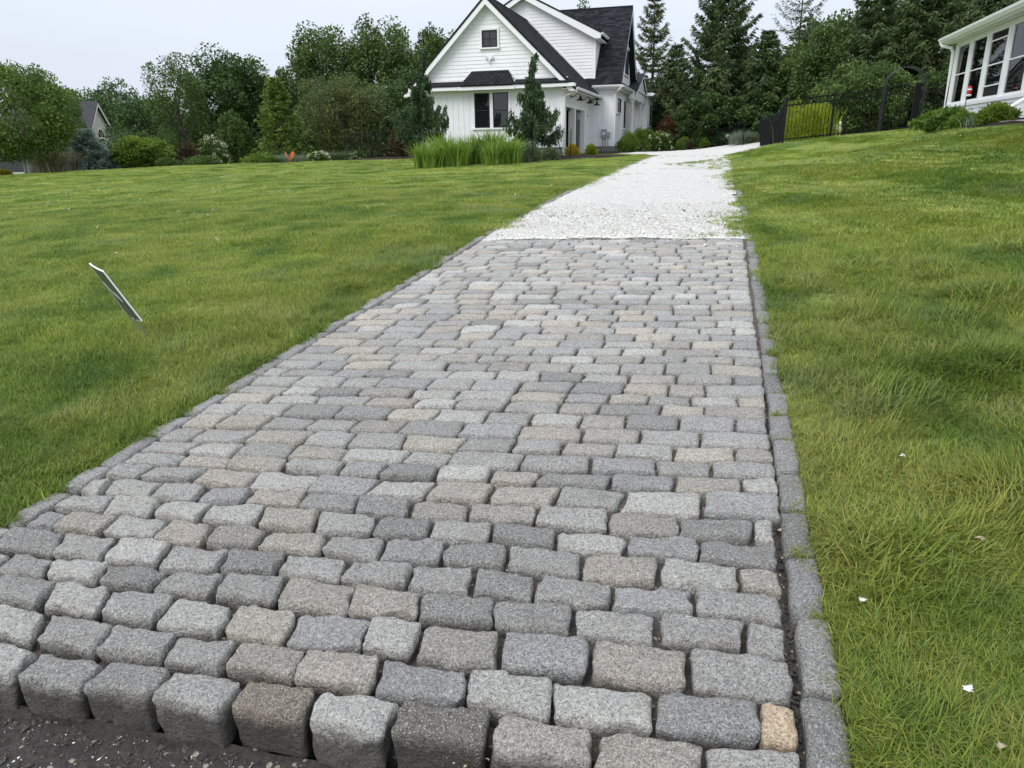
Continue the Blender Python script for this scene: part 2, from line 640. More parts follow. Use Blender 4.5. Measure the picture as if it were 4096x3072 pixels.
def tag(o, label=None, cat=None, group=None, kind=None):
    for k, v in (('label', label), ('category', cat), ('group', group), ('kind', kind)):
        if v:
            o[k] = v
    return o


FR = {'d': (d2w, -AZ), 'h': (h2w, -AZH), 'w': (lambda x, y: (x, y), 0.)}


class Thing:
    """an Empty at the thing's base; parts are written in the frame's own coordinates"""

    def __init__(self, name, label, cat, org, frame='h', group=None, mesh=None):
        f, rz = FR[frame]
        self.org = np.array(org, float)
        x, y = f(org[0], org[1])
        self.root = link(name, None, None, (x, y, org[2]), rz)
        tag(self.root, label, cat, group)

    def part(self, name, mb, mat, parent=None, smooth=False, kind=None, label=None):
        o = link(name, mb.mesh(name, mat, self.org, smooth), parent or self.root)
        return tag(o, label, kind=kind)

    def inst(self, name, me, loc, parent=None):
        return link(name, me, parent or self.root, tuple(np.asarray(loc, float) - self.org))


def front(s0):          # plane facing the camera side (-s): u = t, v = z, w outward
    return lambda u, v, w: (u, s0 - w, v)


def right(t0):          # plane facing +t: u = s
    return lambda u, v, w: (t0 + w, u, v)


def left(t0):           # plane facing -t: u = s
    return lambda u, v, w: (t0 - w, u, v)


def back(s0):
    return lambda u, v, w: (u, s0 + w, v)


# ------------------------------------------------------------------ the ground: one sheet to the horizon
def axis(segs):
    out = [segs[0][0]]
    for a, b, n in segs:
        out += list(np.linspace(a, b, n + 1)[1:])
    return np.array(out)


Tg = axis([(-900, -150, 8), (-150, -40, 22), (-40, -12, 42), (-12, -2.665, 44), (-2.665, -2.655, 1), (-2.655, .42, 14), (.42, .43, 1), (.43, 8, 50), (8, 40, 40), (40, 150, 20), (150, 900, 8)])
Sg = axis([(-300, -30, 8), (-30, -4, 14), (-4, 14, 90), (14, 33, 60), (33, 33.01, 1), (33.01, 50, 40), (50, 120, 40), (120, 900, 14)])
TT, SS = np.meshgrid(Tg, Sg)
ZZ = ground_m(TT, SS)
strip = (TT > -2.66) & (TT < .425) & (SS < 33.005)
ZZ[strip] -= .25
nu, nv = len(Tg), len(Sg)
ii = np.arange((nv - 1) * nu).reshape(nv - 1, nu)[:, :-1].ravel()
g = MB().add(np.stack([TT, SS, ZZ], -1).reshape(-1, 3), np.stack([ii, ii + 1, ii + nu + 1, ii + nu], -1))
ground = link('lawn', g.mesh('lawn', 'turf', smooth=True, attr=False), None, (0, 0, 0), -AZ)
tag(ground, 'green mown lawn sloping away on both sides of the drive', kind='structure')

# ------------------------------------------------------------------ cobbled drive
GRID = {}


def box_grid(nx, ny, nz):
    key = (nx, ny, nz)
    if key in GRID:
        return GRID[key]
    def ax(n):
        x = np.linspace(-1, 1, n + 1)
        return np.sign(x) * np.abs(x) ** .72
    gx, gy, gzz = ax(nx), ax(ny), ax(nz)
    idx, V, F = {}, [], []
    def vid(i, j, k):
        q = (i, j, k)
        if q not in idx:
            idx[q] = len(V)
            V.append((gx[i], gy[j], gzz[k]))
        return idx[q]
    for i in range(nx):
        for j in range(ny):
            F.append((vid(i, j, nz), vid(i + 1, j, nz), vid(i + 1, j + 1, nz), vid(i, j + 1, nz)))
            F.append((vid(i, j, 0), vid(i, j + 1, 0), vid(i + 1, j + 1, 0), vid(i + 1, j, 0)))
    for i in range(nx):
        for k in range(nz):
            F.append((vid(i, 0, k), vid(i + 1, 0, k), vid(i + 1, 0, k + 1), vid(i, 0, k + 1)))
            F.append((vid(i, ny, k), vid(i, ny, k + 1), vid(i + 1, ny, k + 1), vid(i + 1, ny, k)))
    for j in range(ny):
        for k in range(nz):
            F.append((vid(0, j, k), vid(0, j, k + 1), vid(0, j + 1, k + 1), vid(0, j + 1, k)))
            F.append((vid(nx, j, k), vid(nx, j + 1, k), vid(nx, j + 1, k + 1), vid(nx, j, k + 1)))
    GRID[key] = (np.array(V), np.array(F))
    return GRID[key]


def stone(q, height, rad, res, rough, tilt, lift, dirt_k):
    """one hewn granite block over the footprint q (front-left, front-right, back-right, back-left);
    returns vertices in drive coordinates, faces and the soil stain and painted side shade of each vertex"""
    V, F = box_grid(*res)
    q = np.asarray(q, float)
    a = (np.linalg.norm(q[1] - q[0]) + np.linalg.norm(q[2] - q[3])) / 4
    b = (np.linalg.norm(q[3] - q[0]) + np.linalg.norm(q[2] - q[1])) / 4
    c = height / 2
    seed = int(rng.integers(1 << 30))
    P = V * np.array([a, b, c])
    r = min(rad, a * .6, b * .6, c * .6)
    inn = np.array([a - r, b - r, c - r])
    Q = np.clip(P, -inn, inn)
    d = P - Q
    P = Q + r * d / (np.linalg.norm(d, axis=1, keepdims=True) + 1e-9)
    d1 = np.stack([waves(P, .13, seed + k) for k in range(3)], -1)
    d2 = np.stack([waves(P, .045, seed + 7 + k) for k in range(3)], -1)
    P = P + d1 * rough * np.array([1., .9, .60]) + d2 * rough * .45
    low = np.clip((c - P[:, 2]) / height, 0, 1)[:, None]
    P[:, :2] *= 1 - .10 * low
    u, v = P[:, 0] / a, P[:, 1] / b
    P[:, 2] += (1 - np.clip(u * u, 0, 1)) * (1 - np.clip(v * v, 0, 1)) * .006 + tilt[0] * u + tilt[1] * v
    w = np.stack([(1 - u) * (1 - v), (1 + u) * (1 - v), (1 + u) * (1 + v), (1 - u) * (1 + v)], -1) / 4
    xy = w @ q
    z = P[:, 2] - c
    dirt = np.clip((-z - .006) / .055, 0, 1) * dirt_k  # darkens down the sides: soil, plus shade painted into the colour
    Z = z + zprof(xy[:, 1]) + lift
    return np.concatenate([xy, Z[:, None]], 1), F, dirt


def stone_tint(kind=None):
    if kind is None:
        kind = rng.choice(['g', 'g', 'g', 'g', 'l', 'l', 'b', 'd', 't', 'w', 'p'])
    base = {'g': (.265, .264, .258), 'l': (.325, .324, .314), 'b': (.245, .249, .256), 'd': (.20, .20, .198), 't': (.305, .29, .26), 'w': (.255, .246, .23),
            'p': (.30, .278, .252), 'tan': (.44, .35, .25), 'brown': (.185, .162, .135), 'mud': (.140, .132, .120), 'pale': (.37, .37, .36)}[kind]
    return np.array(base) * rng.uniform(.88, 1.12) * np.array([1.05, 1.02, .97])


ROWS = [  # (back-edge polyline, joints on the back edge, joints on the front edge)
    ([(-2.6, 1.30), (-2.029, 1.334), (-1.634, 1.35), (-1.178, 1.376), (-0.722, 1.407), (-0.203, 1.442), (0.298, 1.491)],
     [-1.874, -1.629, -1.413, -1.175, -0.957, -0.716, -0.458, -0.184, 0.069], [-1.857, -1.628, -1.402, -1.172, -0.94, -0.718, -0.453, -0.186, 0.074]),
    ([(-2.6, 1.44), (-2.185, 1.468), (-1.741, 1.481), (-1.303, 1.511), (-0.85, 1.549), (-0.578, 1.556), (-0.069, 1.606), (0.279, 1.632)],
     [-1.979, -1.73, -1.498, -1.294, -1.08, -0.842, -0.572, -0.333, -0.058, 0.207], [-1.932, -1.701, -1.477, -1.278, -1.049, -0.809, -0.555, -0.311, -0.052, 0.205]),
    ([(-2.6, 1.58), (-2.307, 1.601), (-1.876, 1.625), (-1.404, 1.655), (-0.946, 1.69), (-0.54, 1.731), (0.014, 1.779), (0.286, 1.791)],
     [-2.087, -1.872, -1.634, -1.413, -1.185, -0.943, -0.776, -0.523, -0.26, 0.019], [-2.052, -1.828, -1.611, -1.379, -1.16, -0.921, -0.758, -0.494, -0.246, 0.025]),
    ([(-2.6, 1.71), (-2.232, 1.731), (-1.77, 1.761), (-1.329, 1.819), (-0.84, 1.845), (-0.342, 1.889), (0.174, 1.936), (0.302, 1.95)],
     [-2.415, -2.23, -1.996, -1.757, -1.549, -1.325, -1.075, -0.832, -0.596, -0.336, -0.08, 0.179], [-2.385, -2.178, -1.963, -1.742, -1.517, -1.285, -1.042, -0.806, -0.571, -0.325, -0.071, 0.177]),
    ([(-2.54, 1.858), (-2.106, 1.893), (-1.627, 1.92), (-1.184, 1.958), (-0.716, 2.015), (-0.253, 2.035), (0.284, 2.093)],
     [-2.324, -2.1, -1.863, -1.625, -1.401, -1.163, -0.926, -0.703, -0.491, -0.237, 0.028], [-2.264, -2.062, -1.831, -1.598, -1.383, -1.145, -0.9, -0.686, -0.483, -0.229, 0.028]),
    ([(-2.53, 1.997), (-1.993, 2.036), (-1.557, 2.056), (-1.09, 2.113), (-0.635, 2.164), (-0.106, 2.202), (0.294, 2.222)],
     [-2.429, -2.213, -1.986, -1.777, -1.542, -1.309, -1.085, -0.861, -0.629, -0.359, -0.097, 0.172], [-2.418, -2.197, -1.967, -1.753, -1.54, -1.284, -1.064, -0.841, -0.606, -0.352, -0.085, 0.168]),
    ([(-2.571, 2.11), (-2.113, 2.152), (-1.671, 2.208), (-1.183, 2.237), (-0.738, 2.296), (-0.231, 2.322), (0.297, 2.382)],
     [-2.338, -2.107, -1.886, -1.659, -1.422, -1.178, -0.962, -0.73, -0.482, -0.22, 0.036], [-2.311, -2.086, -1.872, -1.627, -1.395, -1.158, -0.943, -0.711, -0.468, -0.217, 0.039]),
    ([(-2.568, 2.252), (-2.236, 2.292), (-1.805, 2.332), (-1.326, 2.362), (-0.878, 2.407), (-0.333, 2.471), (0.323, 2.525)],
     [-2.462, -2.225, -2.02, -1.797, -1.553, -1.316, -1.087, -0.863, -0.585, -0.313, -0.044, 0.223], [-2.419, -2.205, -1.996, -1.782, -1.537, -1.296, -1.074, -0.836, -0.574, -0.301, -0.041, 0.224])]
_far = [(2.506, 2.82), (2.632, 2.979), (2.773, 3.136), (2.923, 3.262), (3.088, 3.434), (3.245, 3.594), (3.385, 3.746), (3.511, 3.885), (3.671, 4.055), (3.809, 4.212), (3.975, 4.413), (4.11, 4.552)]
for i in range(1, 27):
    _far.append((4.11 + (8.07 - 4.11) * i / 26, 4.552 + (8.44 - 4.552) * i / 26))
for i, (l_, r_) in enumerate(_far):
    line = []
    for t in np.linspace(-2.58, .32, 9):
        line.append((t, l_ + (t + 1.5) * (r_ - l_) / 2.8 + rng.normal(0, .006)))
    js, t = [], .315 - (.135 if i % 2 else .27) * rng.uniform(.85, 1.12)
    while t > -2.45:
        js.append(t)
        t -= float(np.clip(rng.normal(.258, .032), .13, .33))
    js = js[::-1]
    ROWS.append((line, js, [j + rng.normal(0, .008) for j in js]))
FRONT = [(-2.6, 1.165), (-1.857, 1.216), (-1.405, 1.244), (-0.968, 1.263), (-0.456, 1.300), (-0.194, 1.320), (0.30, 1.365)]
SPECIAL = {(0, 3): 'g', (0, 4): 'brown', (0, 5): 'pale', (0, 6): 'mud', (0, 7): 'w', (0, 8): 't', (0, 9): 'l', (0, 1): 'd', (0, 2): 'd', (1, 4): 'p', (1, 5): 'p', (1, 6): 'b', (1, 7): 'l', (1, 10): 'tan',
           (2, 4): 't', (2, 5): 'b', (3, 7): 'p', (3, 3): 'd', (13, 11): 'b'}

drive_bed = None
stones = []
prev = FRONT
for k, (bk, jb, jf) in enumerate(ROWS):
    bx, by = zip(*bk)
    fx, fy = zip(*prev)
    jb, jf = list(jb), list(jf)
    n_meas = len(jb)
    j0 = jb[0]
    while j0 > -2.30:
        j0 -= rng.uniform(.22, .28)
        if j0 < -2.36:
            break
        jb.insert(0, j0)
        jf.insert(0, j0 + .02)
    rend = (.30 if k < 8 else .334) + rng.normal(0, .006)
    eb, ef = [-2.555 - .02 * (k > 8)] + jb + [rend], [-2.545 - .02 * (k > 8)] + jf + [rend]
    near = k < 10
    gap = (.010 if k == 0 else .019 if near else .010)
    for i in range(len(eb) - 1):
        gj = rng.uniform(.003, .009) if near else rng.uniform(.002, .006)
        tb0, tb1, tf0, tf1 = eb[i] + gj, eb[i + 1] - gj, ef[i] + gj, ef[i + 1] - gj
        if tb1 - tb0 < .05:
            continue
        e = rng.normal(0, .005, 4)
        q = [(tf0, np.interp(tf0, fx, fy) + gap + e[0]), (tf1, np.interp(tf1, fx, fy) + gap + e[1]), (tb1, np.interp(tb1, bx, by) - .004 + e[2]), (tb0, np.interp(tb0, bx, by) - .004 + e[3])]
        res = (18, 12, 6) if k < 5 else (13, 9, 4) if k < 10 else (9, 6, 3) if k < 26 else (6, 4, 2)
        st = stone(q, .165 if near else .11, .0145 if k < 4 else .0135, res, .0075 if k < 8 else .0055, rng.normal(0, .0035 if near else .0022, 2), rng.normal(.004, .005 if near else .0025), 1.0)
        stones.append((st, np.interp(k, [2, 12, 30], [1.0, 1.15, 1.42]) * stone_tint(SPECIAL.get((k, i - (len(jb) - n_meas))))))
    prev = bk

# the drive itself: a bed of sand and grit that carries the blocks
bt = axis([(-2.70, -2.6, 1), (-2.6, .36, 74), (.36, .46, 1)])
bs = axis([(1.18, 3.2, 80), (3.2, 8.33, 130)])
BT, BS = np.meshgrid(bt, bs)
BZ = zprof(BS) - np.interp(BS, [1.2, 2.0, 2.6, 3.4], [.060, .042, .030, .020]) + waves(np.stack([BT, BS], -1), .35, 3) * .006 + waves(np.stack([BT, BS], -1), .09, 4) * .003
BZ[(BT > .30) & (BS < 4)] -= .03
BZ[:, 0] -= .05
BZ[:, -1] -= .05
BZ[0] -= .16
ii = np.arange((len(bs) - 1) * len(bt)).reshape(len(bs) - 1, len(bt))[:, :-1].ravel()
bm_ = MB().add(np.stack([BT, np.maximum(BS, np.interp(BT, *zip(*FRONT)) + .075), BZ], -1).reshape(-1, 3), np.stack([ii, ii + 1, ii + len(bt) + 1, ii + len(bt)], -1))
drive = link('cobbled_driveway', bm_.mesh('cobbled_driveway', 'bed_sand', smooth=True, attr=False), None, (0, 0, 0), -AZ)
tag(drive, 'grey granite cobblestone apron of the drive', kind='structure')

rest = MB()
rest_dirt = []
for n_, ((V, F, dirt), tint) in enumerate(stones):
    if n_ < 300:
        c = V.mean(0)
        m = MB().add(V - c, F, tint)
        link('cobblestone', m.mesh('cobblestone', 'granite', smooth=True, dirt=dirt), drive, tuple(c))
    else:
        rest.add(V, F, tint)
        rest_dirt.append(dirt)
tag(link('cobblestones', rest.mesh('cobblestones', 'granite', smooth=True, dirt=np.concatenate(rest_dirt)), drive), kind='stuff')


def kerb(parent, side, s0, s1, seglen, joints=(), tint=.9, wig=0.):
    """thin granite edging stones set on edge along the drive"""
    js = sorted(j for j in joints if s0 < j < s1)
    s = js[-1] if js else s0
    edges = [s0] + js
    while s < s1 - .1:
        s += seglen * rng.uniform(.88, 1.12)
        edges.append(min(s, s1))
    for a, b in zip(edges[:-1], edges[1:]):
        if b - a < .06:
            continue
        gsp = .006
        if side > 0:
            w = np.interp(a, [1, 3, 9], [.10, .10, .09])
            t0, t1 = np.interp(a, [1, 3, 6, 9], [.312, .333, .352, .362]), 0
            t1 = t0 + w
        else:
            t1 = np.interp(a, [1, 2.5, 4.5, 8], [-2.545, -2.568, -2.59, -2.60])
            t0 = t1 - .098
        jit = rng.normal(0, .005, 2) + wig * math.sin(a * .8)
        q = [(t0 + jit[0], a + gsp), (t1 + jit[0], a + gsp), (t1 + jit[1], b - gsp), (t0 + jit[1], b - gsp)]
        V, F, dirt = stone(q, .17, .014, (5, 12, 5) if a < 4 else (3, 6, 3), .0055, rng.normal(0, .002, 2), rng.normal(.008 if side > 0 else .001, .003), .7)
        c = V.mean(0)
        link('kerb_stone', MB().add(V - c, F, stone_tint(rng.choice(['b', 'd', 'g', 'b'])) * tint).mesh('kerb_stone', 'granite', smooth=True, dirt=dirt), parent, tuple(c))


kerb(drive, 1, 1.2, 8.3, .31, [1.687, 1.996, 2.321, 2.62, 2.926, 3.244, 3.523, 3.815, 4.115, 4.46, 4.764, 5.107])
kerb(drive, -1, 1.55, 8.3, .30, [1.85, 2.131, 2.363, 2.676, 2.924, 3.235, 3.546], tint=1.15)

# ------------------------------------------------------------------ street in front of the apron
stt = axis([(-6, -3, 6), (-3, 1.2, 110), (1.2, 5, 6)])
sts = axis([(-30, -1, 12), (-1, .4, 20), (.4, 1.34, 40)])
ST, SSs = np.meshgrid(stt, sts)
SZ = zprof(SSs) - .135 + waves(np.stack([ST, SSs], -1), .30, 8) * .008 + waves(np.stack([ST, SSs], -1), .05, 9) * .004
_l = np.interp(ST, *zip(*FRONT)) + .02
SSs = np.minimum(SSs, _l)
ii = np.arange((len(sts) - 1) * len(stt)).reshape(len(sts) - 1, len(stt))[:, :-1].ravel()
st_o = link('street', MB().add(np.stack([ST, SSs, SZ], -1).reshape(-1, 3), np.stack([ii, ii + 1, ii + len(stt) + 1, ii + len(stt)], -1)).mesh('street', 'street', smooth=True, attr=False), None, (0, 0, 0), -AZ)
tag(st_o, 'dark gritty edge of the street in front of the cobbles', kind='structure')

OCT_V = np.array([(1, 0, 0), (0, 1, 0), (-1, 0, 0), (0, -1, 0), (0, 0, 1), (0, 0, -1.)])
OCT_F = np.array([(0, 1, 4), (1, 2, 4), (2, 3, 4), (3, 0, 4), (1, 0, 5), (2, 1, 5), (3, 2, 5), (0, 3, 5)])


def chips(P, size, flat=.5):
    """many small broken stones at points P"""
    n = len(P)
    v = OCT_V[None] * (1 + rng.normal(0, .28, (n, 6, 1)))
    v = v * np.stack([size * rng.uniform(.7, 1.5, n), size * rng.uniform(.6, 1.1, n), size * flat * rng.uniform(.6, 1.2, n)], -1)[:, None]
    a = rng.uniform(0, 6.28, n)
    b = rng.normal(0, .35, n)
    x = v[..., 0] * np.cos(a)[:, None] - v[..., 1] * np.sin(a)[:, None]
    y = v[..., 0] * np.sin(a)[:, None] + v[..., 1] * np.cos(a)[:, None]
    z = v[..., 2] + x * np.sin(b)[:, None]
    v = np.stack([x, y, z], -1) + P[:, None]
    f = (OCT_F[None] + (np.arange(n) * 6)[:, None, None]).reshape(-1, 3)
    return v.reshape(-1, 3), f


def scatter_chips(name, mat, n, region, zf, size, kind_label, flat=.5, frame='d'):
    t, s = region(n)
    sz = size * rng.lognormal(0, .45, len(t))
    P = np.stack([t, s, zf(t, s) + sz * .15], -1)
    V, F = chips(P, sz, flat)
    o = link(name, MB().add(V, F).mesh(name, mat, attr=False), None, (0, 0, 0), FR[frame][1])
    return tag(o, kind_label, kind='stuff')


def street_region(n):
    t = rng.uniform(-2.7, .6, n * 2)
    s = np.interp(t, *zip(*FRONT)) - rng.uniform(.005, .75, n * 2) ** 1.1
    return t[:n], s[:n]


def street_z(t, s):
    P = np.stack([t, s], -1)
    return zprof(s) - .135 + waves(P, .30, 8) * .008 + waves(P, .05, 9) * .004


scatter_chips('street_gravel', 'chip_dark', 16000, street_region, street_z, .0030, 'dark grit lying on the street by the cobbles', .7)
scatter_chips('shell_chips', 'chip_white', 1500, street_region, street_z, .0023, 'white shell chips scattered over the dark street edge')
scatter_chips('tan_chips', 'chip_tan', 2200, street_region, street_z, .0024, 'tan stone chips scattered over the dark street edge')


def joint_region(n):
    t = rng.uniform(-2.5, .33, n)
    s = 1.3 + 7 * rng.uniform(0, 1, n) ** 1.5
    return t, s


scatter_chips('joint_grit', 'chip_tan', 5000, joint_region, lambda t, s: zprof(s) - np.interp(s, [1.2, 2.0, 2.6, 3.4], [.056, .038, .026, .017]), .0042, 'sandy grit filling the joints between cobbles', .7)


def debris_region(n):
    return np.where(rng.random(n) < .8, rng.uniform(.30, .335, n), rng.uniform(-2.575, -2.545, n)), 1.3 + 4 * rng.uniform(0, 1, n) ** 1.5


scatter_chips('edge_debris', 'chip_dark', 1500, debris_region, lambda t, s: zprof(s) - .062, .006, 'dark debris lying in the gap along the kerb stones', .6)

# ------------------------------------------------------------------ white gravel drive
def gravel_edges(s):
    l = np.interp(s, [8, 33, 35.5, 38, 41, 42], [-2.56, -2.56, -3.4, -5.6, -6.3, -6.0])
    r = np.interp(s, [8, 9.5, 11.8, 15, 18, 24.5, 31, 34, 37, 39, 41], [.36, .36, .30, .30, .32, .36, .40, .9, 2.4, 2.2, 0.])
    return l, r


gt = axis([(-7, -2.5, 30), (-2.5, .5, 40), (.5, 3, 20)])
gs = axis([(7.90, 14, 80), (14, 42, 110)])
GT, GS = np.meshgrid(gt, gs)
_end = np.interp(GT, [-2.56, .335], [7.955, 8.335])
GS = np.where(GS < 14, 14 - (14 - GS) * (14 - _end) / (14 - 7.90), GS)
GL, GR = gravel_edges(GS)
wob = waves(np.stack([GT, GS], -1), .8, 21) * .05
GZ = np.where((GS < 33) & (GT > -2.66) & (GT < .425), zprof(GS), ground_m(GT, GS) + .02) + waves(np.stack([GT, GS], -1), .5, 22) * .008
GZ += .02 * np.clip(1 - abs(GT + 1.1) / 1.4, 0, 1)
inside = (GT > GL - .02 + wob * .1) & (GT < GR + wob)
GZ[0] -= .05
cell = inside[:-1, :-1] | inside[1:, :-1] | inside[:-1, 1:] | inside[1:, 1:]
GT2 = np.clip(GT, GL - .04, GR + .12 + wob)
ii = np.arange((len(gs) - 1) * len(gt)).reshape(len(gs) - 1, len(gt))[:, :-1]
ii = ii[cell]
grav = link('gravel_driveway', MB().add(np.stack([GT2, GS, GZ], -1).reshape(-1, 3), np.stack([ii, ii + 1, ii + len(gt) + 1, ii + len(gt)], -1)).mesh('gravel_driveway', 'shell_gravel', smooth=True, attr=False), None, (0, 0, 0), -AZ)
tag(grav, 'white crushed shell drive leading to the house', kind='structure')
kerb(grav, -1, 8.35, 33.5, .34, tint=1.05, wig=.012)
kerb(grav, 1, 8.35, 16, .34, tint=.9)


def gravel_region(n):
    u = rng.uniform(0, 1, n)
    s = 7.98 + .37 * u + 24 * rng.uniform(0, 1, n) ** 2.2
    l, r = gravel_edges(s)
    return l + .02 + (r - l + .05) * u, s


def gravel_z(t, s):
    return zprof(s) + waves(np.stack([t, s], -1), .5, 22) * .008 + .02 * np.clip(1 - abs(t + 1.1) / 1.4, 0, 1)


scatter_chips('gravel_chips', 'chip_white', 24000, gravel_region, gravel_z, .0075, 'loose white shell chips lying on the gravel drive', .6)


def tan_region(n):
    t = rng.uniform(-2.5, .3, n)
    return t, 8.30 + .13 * t + 3.4 * rng.uniform(0, 1, n) ** 1.6


scatter_chips('gravel_grit', 'chip_tan', 4200, tan_region, gravel_z, .006, 'tan and grey grit at the near end of the gravel drive', .6)




def spill_region(n):
    t = rng.uniform(-2.55, .33, n)
    return t, 8.32 + .131 * (t - .335) - np.abs(rng.normal(0, .16, n))


scatter_chips('spilled_chips', 'chip_white', 1300, spill_region, lambda t, s: zprof(s) - .004, .0055, 'white chips spilled from the gravel over the last cobbles', .6)


def band_region(n):
    t = rng.uniform(-2.45, .3, n)
    return t, 10.1 + .25 * np.sin(t * 1.7) + rng.normal(0, .8, n) + .1 * t


scatter_chips('dark_grit', 'chip_dark', 2600, band_region, gravel_z, .0042, 'dark grit in a band across the near gravel', .6)

# ------------------------------------------------------------------ planting beds with dark mulch
def patch(name, pts, label, mat='mulch', lift=.025, frame='h'):
    f = h2w if frame == 'h' else d2w
    pts = np.array([f(*p) for p in pts])
    c = pts.mean(0)
    rings = []
    for k in (0.04, .35, .7, .93, 1.0):
        rings.append(c + (pts - c) * k)
    n = len(pts)
    V = []
    for k, ring in enumerate(rings):
        for x, y in ring:
            V.append((x, y, gz(x, y) + (lift + .04 * (k < 3) if k < 4 else -.03)))
    F = [(k * n + i, k * n + (i + 1) % n, (k + 1) * n + (i + 1) % n, (k + 1) * n + i) for k in range(4) for i in range(n)]
    o = link(name, MB().add(V, F).add(V[:n], np.array([list(range(n))])).mesh(name, mat, smooth=True, attr=False))
    tag(o, label, kind='structure')
    return pts


def ell(ct, cs, a, b, n=28, seed=1):
    r = np.random.default_rng(seed)
    k = 1 + .06 * np.sin(3 * np.linspace(0, 6.28, n, endpoint=False) + r.uniform(0, 6)) + .05 * np.sin(5 * np.linspace(0, 6.28, n, endpoint=False) + r.uniform(0, 6))
    return [(ct + a * k[i] * math.cos(i / n * 6.283), cs + b * k[i] * math.sin(i / n * 6.283)) for i in range(n)]


BEDS = []
BEDS.append(patch('mulch_bed', ell(-9.3, 28.2, 2.6, 1.0, seed=2), 'dark mulch under the tall iris clumps'))
BEDS.append(patch('mulch_bed', ell(-6.3, 33.4, 2.4, 2.3, seed=3), 'dark mulch bed at the garage corner'))
BEDS.append(patch('mulch_bed', ell(-15.2, 33.2, 2.6, 1.6, seed=4), 'dark mulch bed under the brown bush'))
BEDS.append(patch('mulch_bed', [(-7.2, 35.0), (-5.2, 36.2), (-5.0, 40), (-4.6, 41.2), (-2.6, 41.6), (-.6, 43), (1.2, 44.6), (1.0, 47), (-1, 49), (-4, 49), (-5.6, 47), (-5.7, 43), (-7.1, 42.4)], 'dark mulch bed along the house side'))
BEDS.append(patch('mulch_bed', ell(4.95, 16.8, .5, 4.4, seed=6), 'planting bed along the sunroom'))
BEDS.append(patch('mulch_bed', ell(1.55, 29.5, 1.0, 1.4, seed=7), 'planting bed under the yellow bush'))


def in_poly(x, y, poly):
    c = np.zeros(len(x), bool)
    j = len(poly) - 1
    for i in range(len(poly)):
        xi, yi, xj, yj = *poly[i], *poly[j]
        c ^= ((yi > y) != (yj > y)) & (x < (xj - xi) * (y - yi) / (yj - yi + 1e-12) + xi)
        j = i
    return c


def lawn_ok(x, y):
    t, s = w2d(x, y)
    th, sh = w2h(x, y)
    ok = ~((t > -2.69) & (t < .445) & (s < 8.4))
    l, r = gravel_edges(s)
    e = waves(np.stack([t, s], -1), .35, 31) * .06
    ok &= ~((s >= 8.3) & (s < 42) & (t > l - .12) & (t < r + .10 + e * 1.2))
    ok &= ~((th > -15) & (th < -5.8) & (sh > 35.1) & (sh < 60))
    ok &= ~((th > 5.5) & (sh > 8) & (sh < 22.5) & (th < 12))
    ok &= ~((t <= .445) & (s < 1.3))
    for b in BEDS:
        c = b.mean(0)
        ok &= ~in_poly(x, y, c + (b - c) * .97)
    return ok
# ------------------------------------------------------------------ the white farmhouse (house frame: t right, s away, z up)
H = Thing('white_farmhouse', 'white farmhouse with dark shingle roof, garage gable and side porch', 'house', (-9.5, 40, 1.0))
SF, TG, SW, TW = 35.24, -7.33, 42.68, -5.90        # garage face, garage side wall, wing face, wing side wall
RT, RZ = -10.95, 8.12                               # garage ridge
SL = .955                                           # garage roof slope


def zroof(t):
    return RZ - SL * abs(t - RT)


fr, sd, wf, ws = front(SF), right(TG), front(SW), right(TW)

# garage walls (the side wall leaves two door openings and a small door)
H.part('wall', MB().mbox(fr, -14.58, TG, 1.42, 4.16, -.16, 0).prism([(-14.58, 4.16), (TG, 4.16), (RT, 7.75)], fr, -.16, -.002), 'white')
D1, D2, D3 = (35.85, 38.08), (38.35, 40.90), (41.58, 42.34)
DH, DH3 = 3.26, 3.06
w = MB()
w.mbox(sd, SF + .162, SW + .3, DH, 4.12, -.16, 0)
for a, b in ((SF + .162, D1[0]), (D1[1], D2[0]), (D2[1], D3[0]), (D3[1], SW + .3)):
    w.mbox(sd, a, b, 1.0, DH - .002, -.16, 0)
w.mbox(sd, D3[0] + .002, D3[1] - .002, DH3, DH - .004, -.16, -.002)
H.part('wall', w, 'white')
H.part('wall', MB().mbox(left(-14.58), SF + .165, 43, 1.0, 4.16, -.16, 0), 'white')
H.part('foundation', MB().mbox(fr, -14.56, TG - .03, .3, 1.418, -.14, -.03), 'concrete')
H.part('foundation', MB().mbox(wf, TG + .01, TW - .03, .3, 1.418, -.14, -.03), 'concrete')
H.part('foundation', MB().mbox(ws, SW + .16, 47.6, .3, 1.418, -.14, -.03), 'concrete')
H.part('interior', MB().box((-14.3, SF + .3, .9), (TG - .25, 42.4, .95)).box((-14.3, 42.4, .95), (TG - .25, 42.45, 4.0)).box((-14.3, SF + .3, 4.0), (TG - .25, 42.4, 4.05)), 'interior')

# clapboards of the gable, one by one
zz = 4.92
cl = None
for z in np.arange(4.22, 7.85, .17):
    hw = (RZ - .18 - (z + .08)) / SL
    if z < 4.9 and False:
        continue
    a, b = max(RT - hw, -14.6), min(RT + hw, TG)
    if b - a < .3:
        continue
    H.part('clapboard', MB().hexa([fr(a, z, 0), fr(b, z, 0), fr(b, z, .022), fr(a, z, .022), fr(a, z + .168, 0), fr(b, z + .168, 0), fr(b, z + .168, .006), fr(a, z + .168, .006)]), 'white')
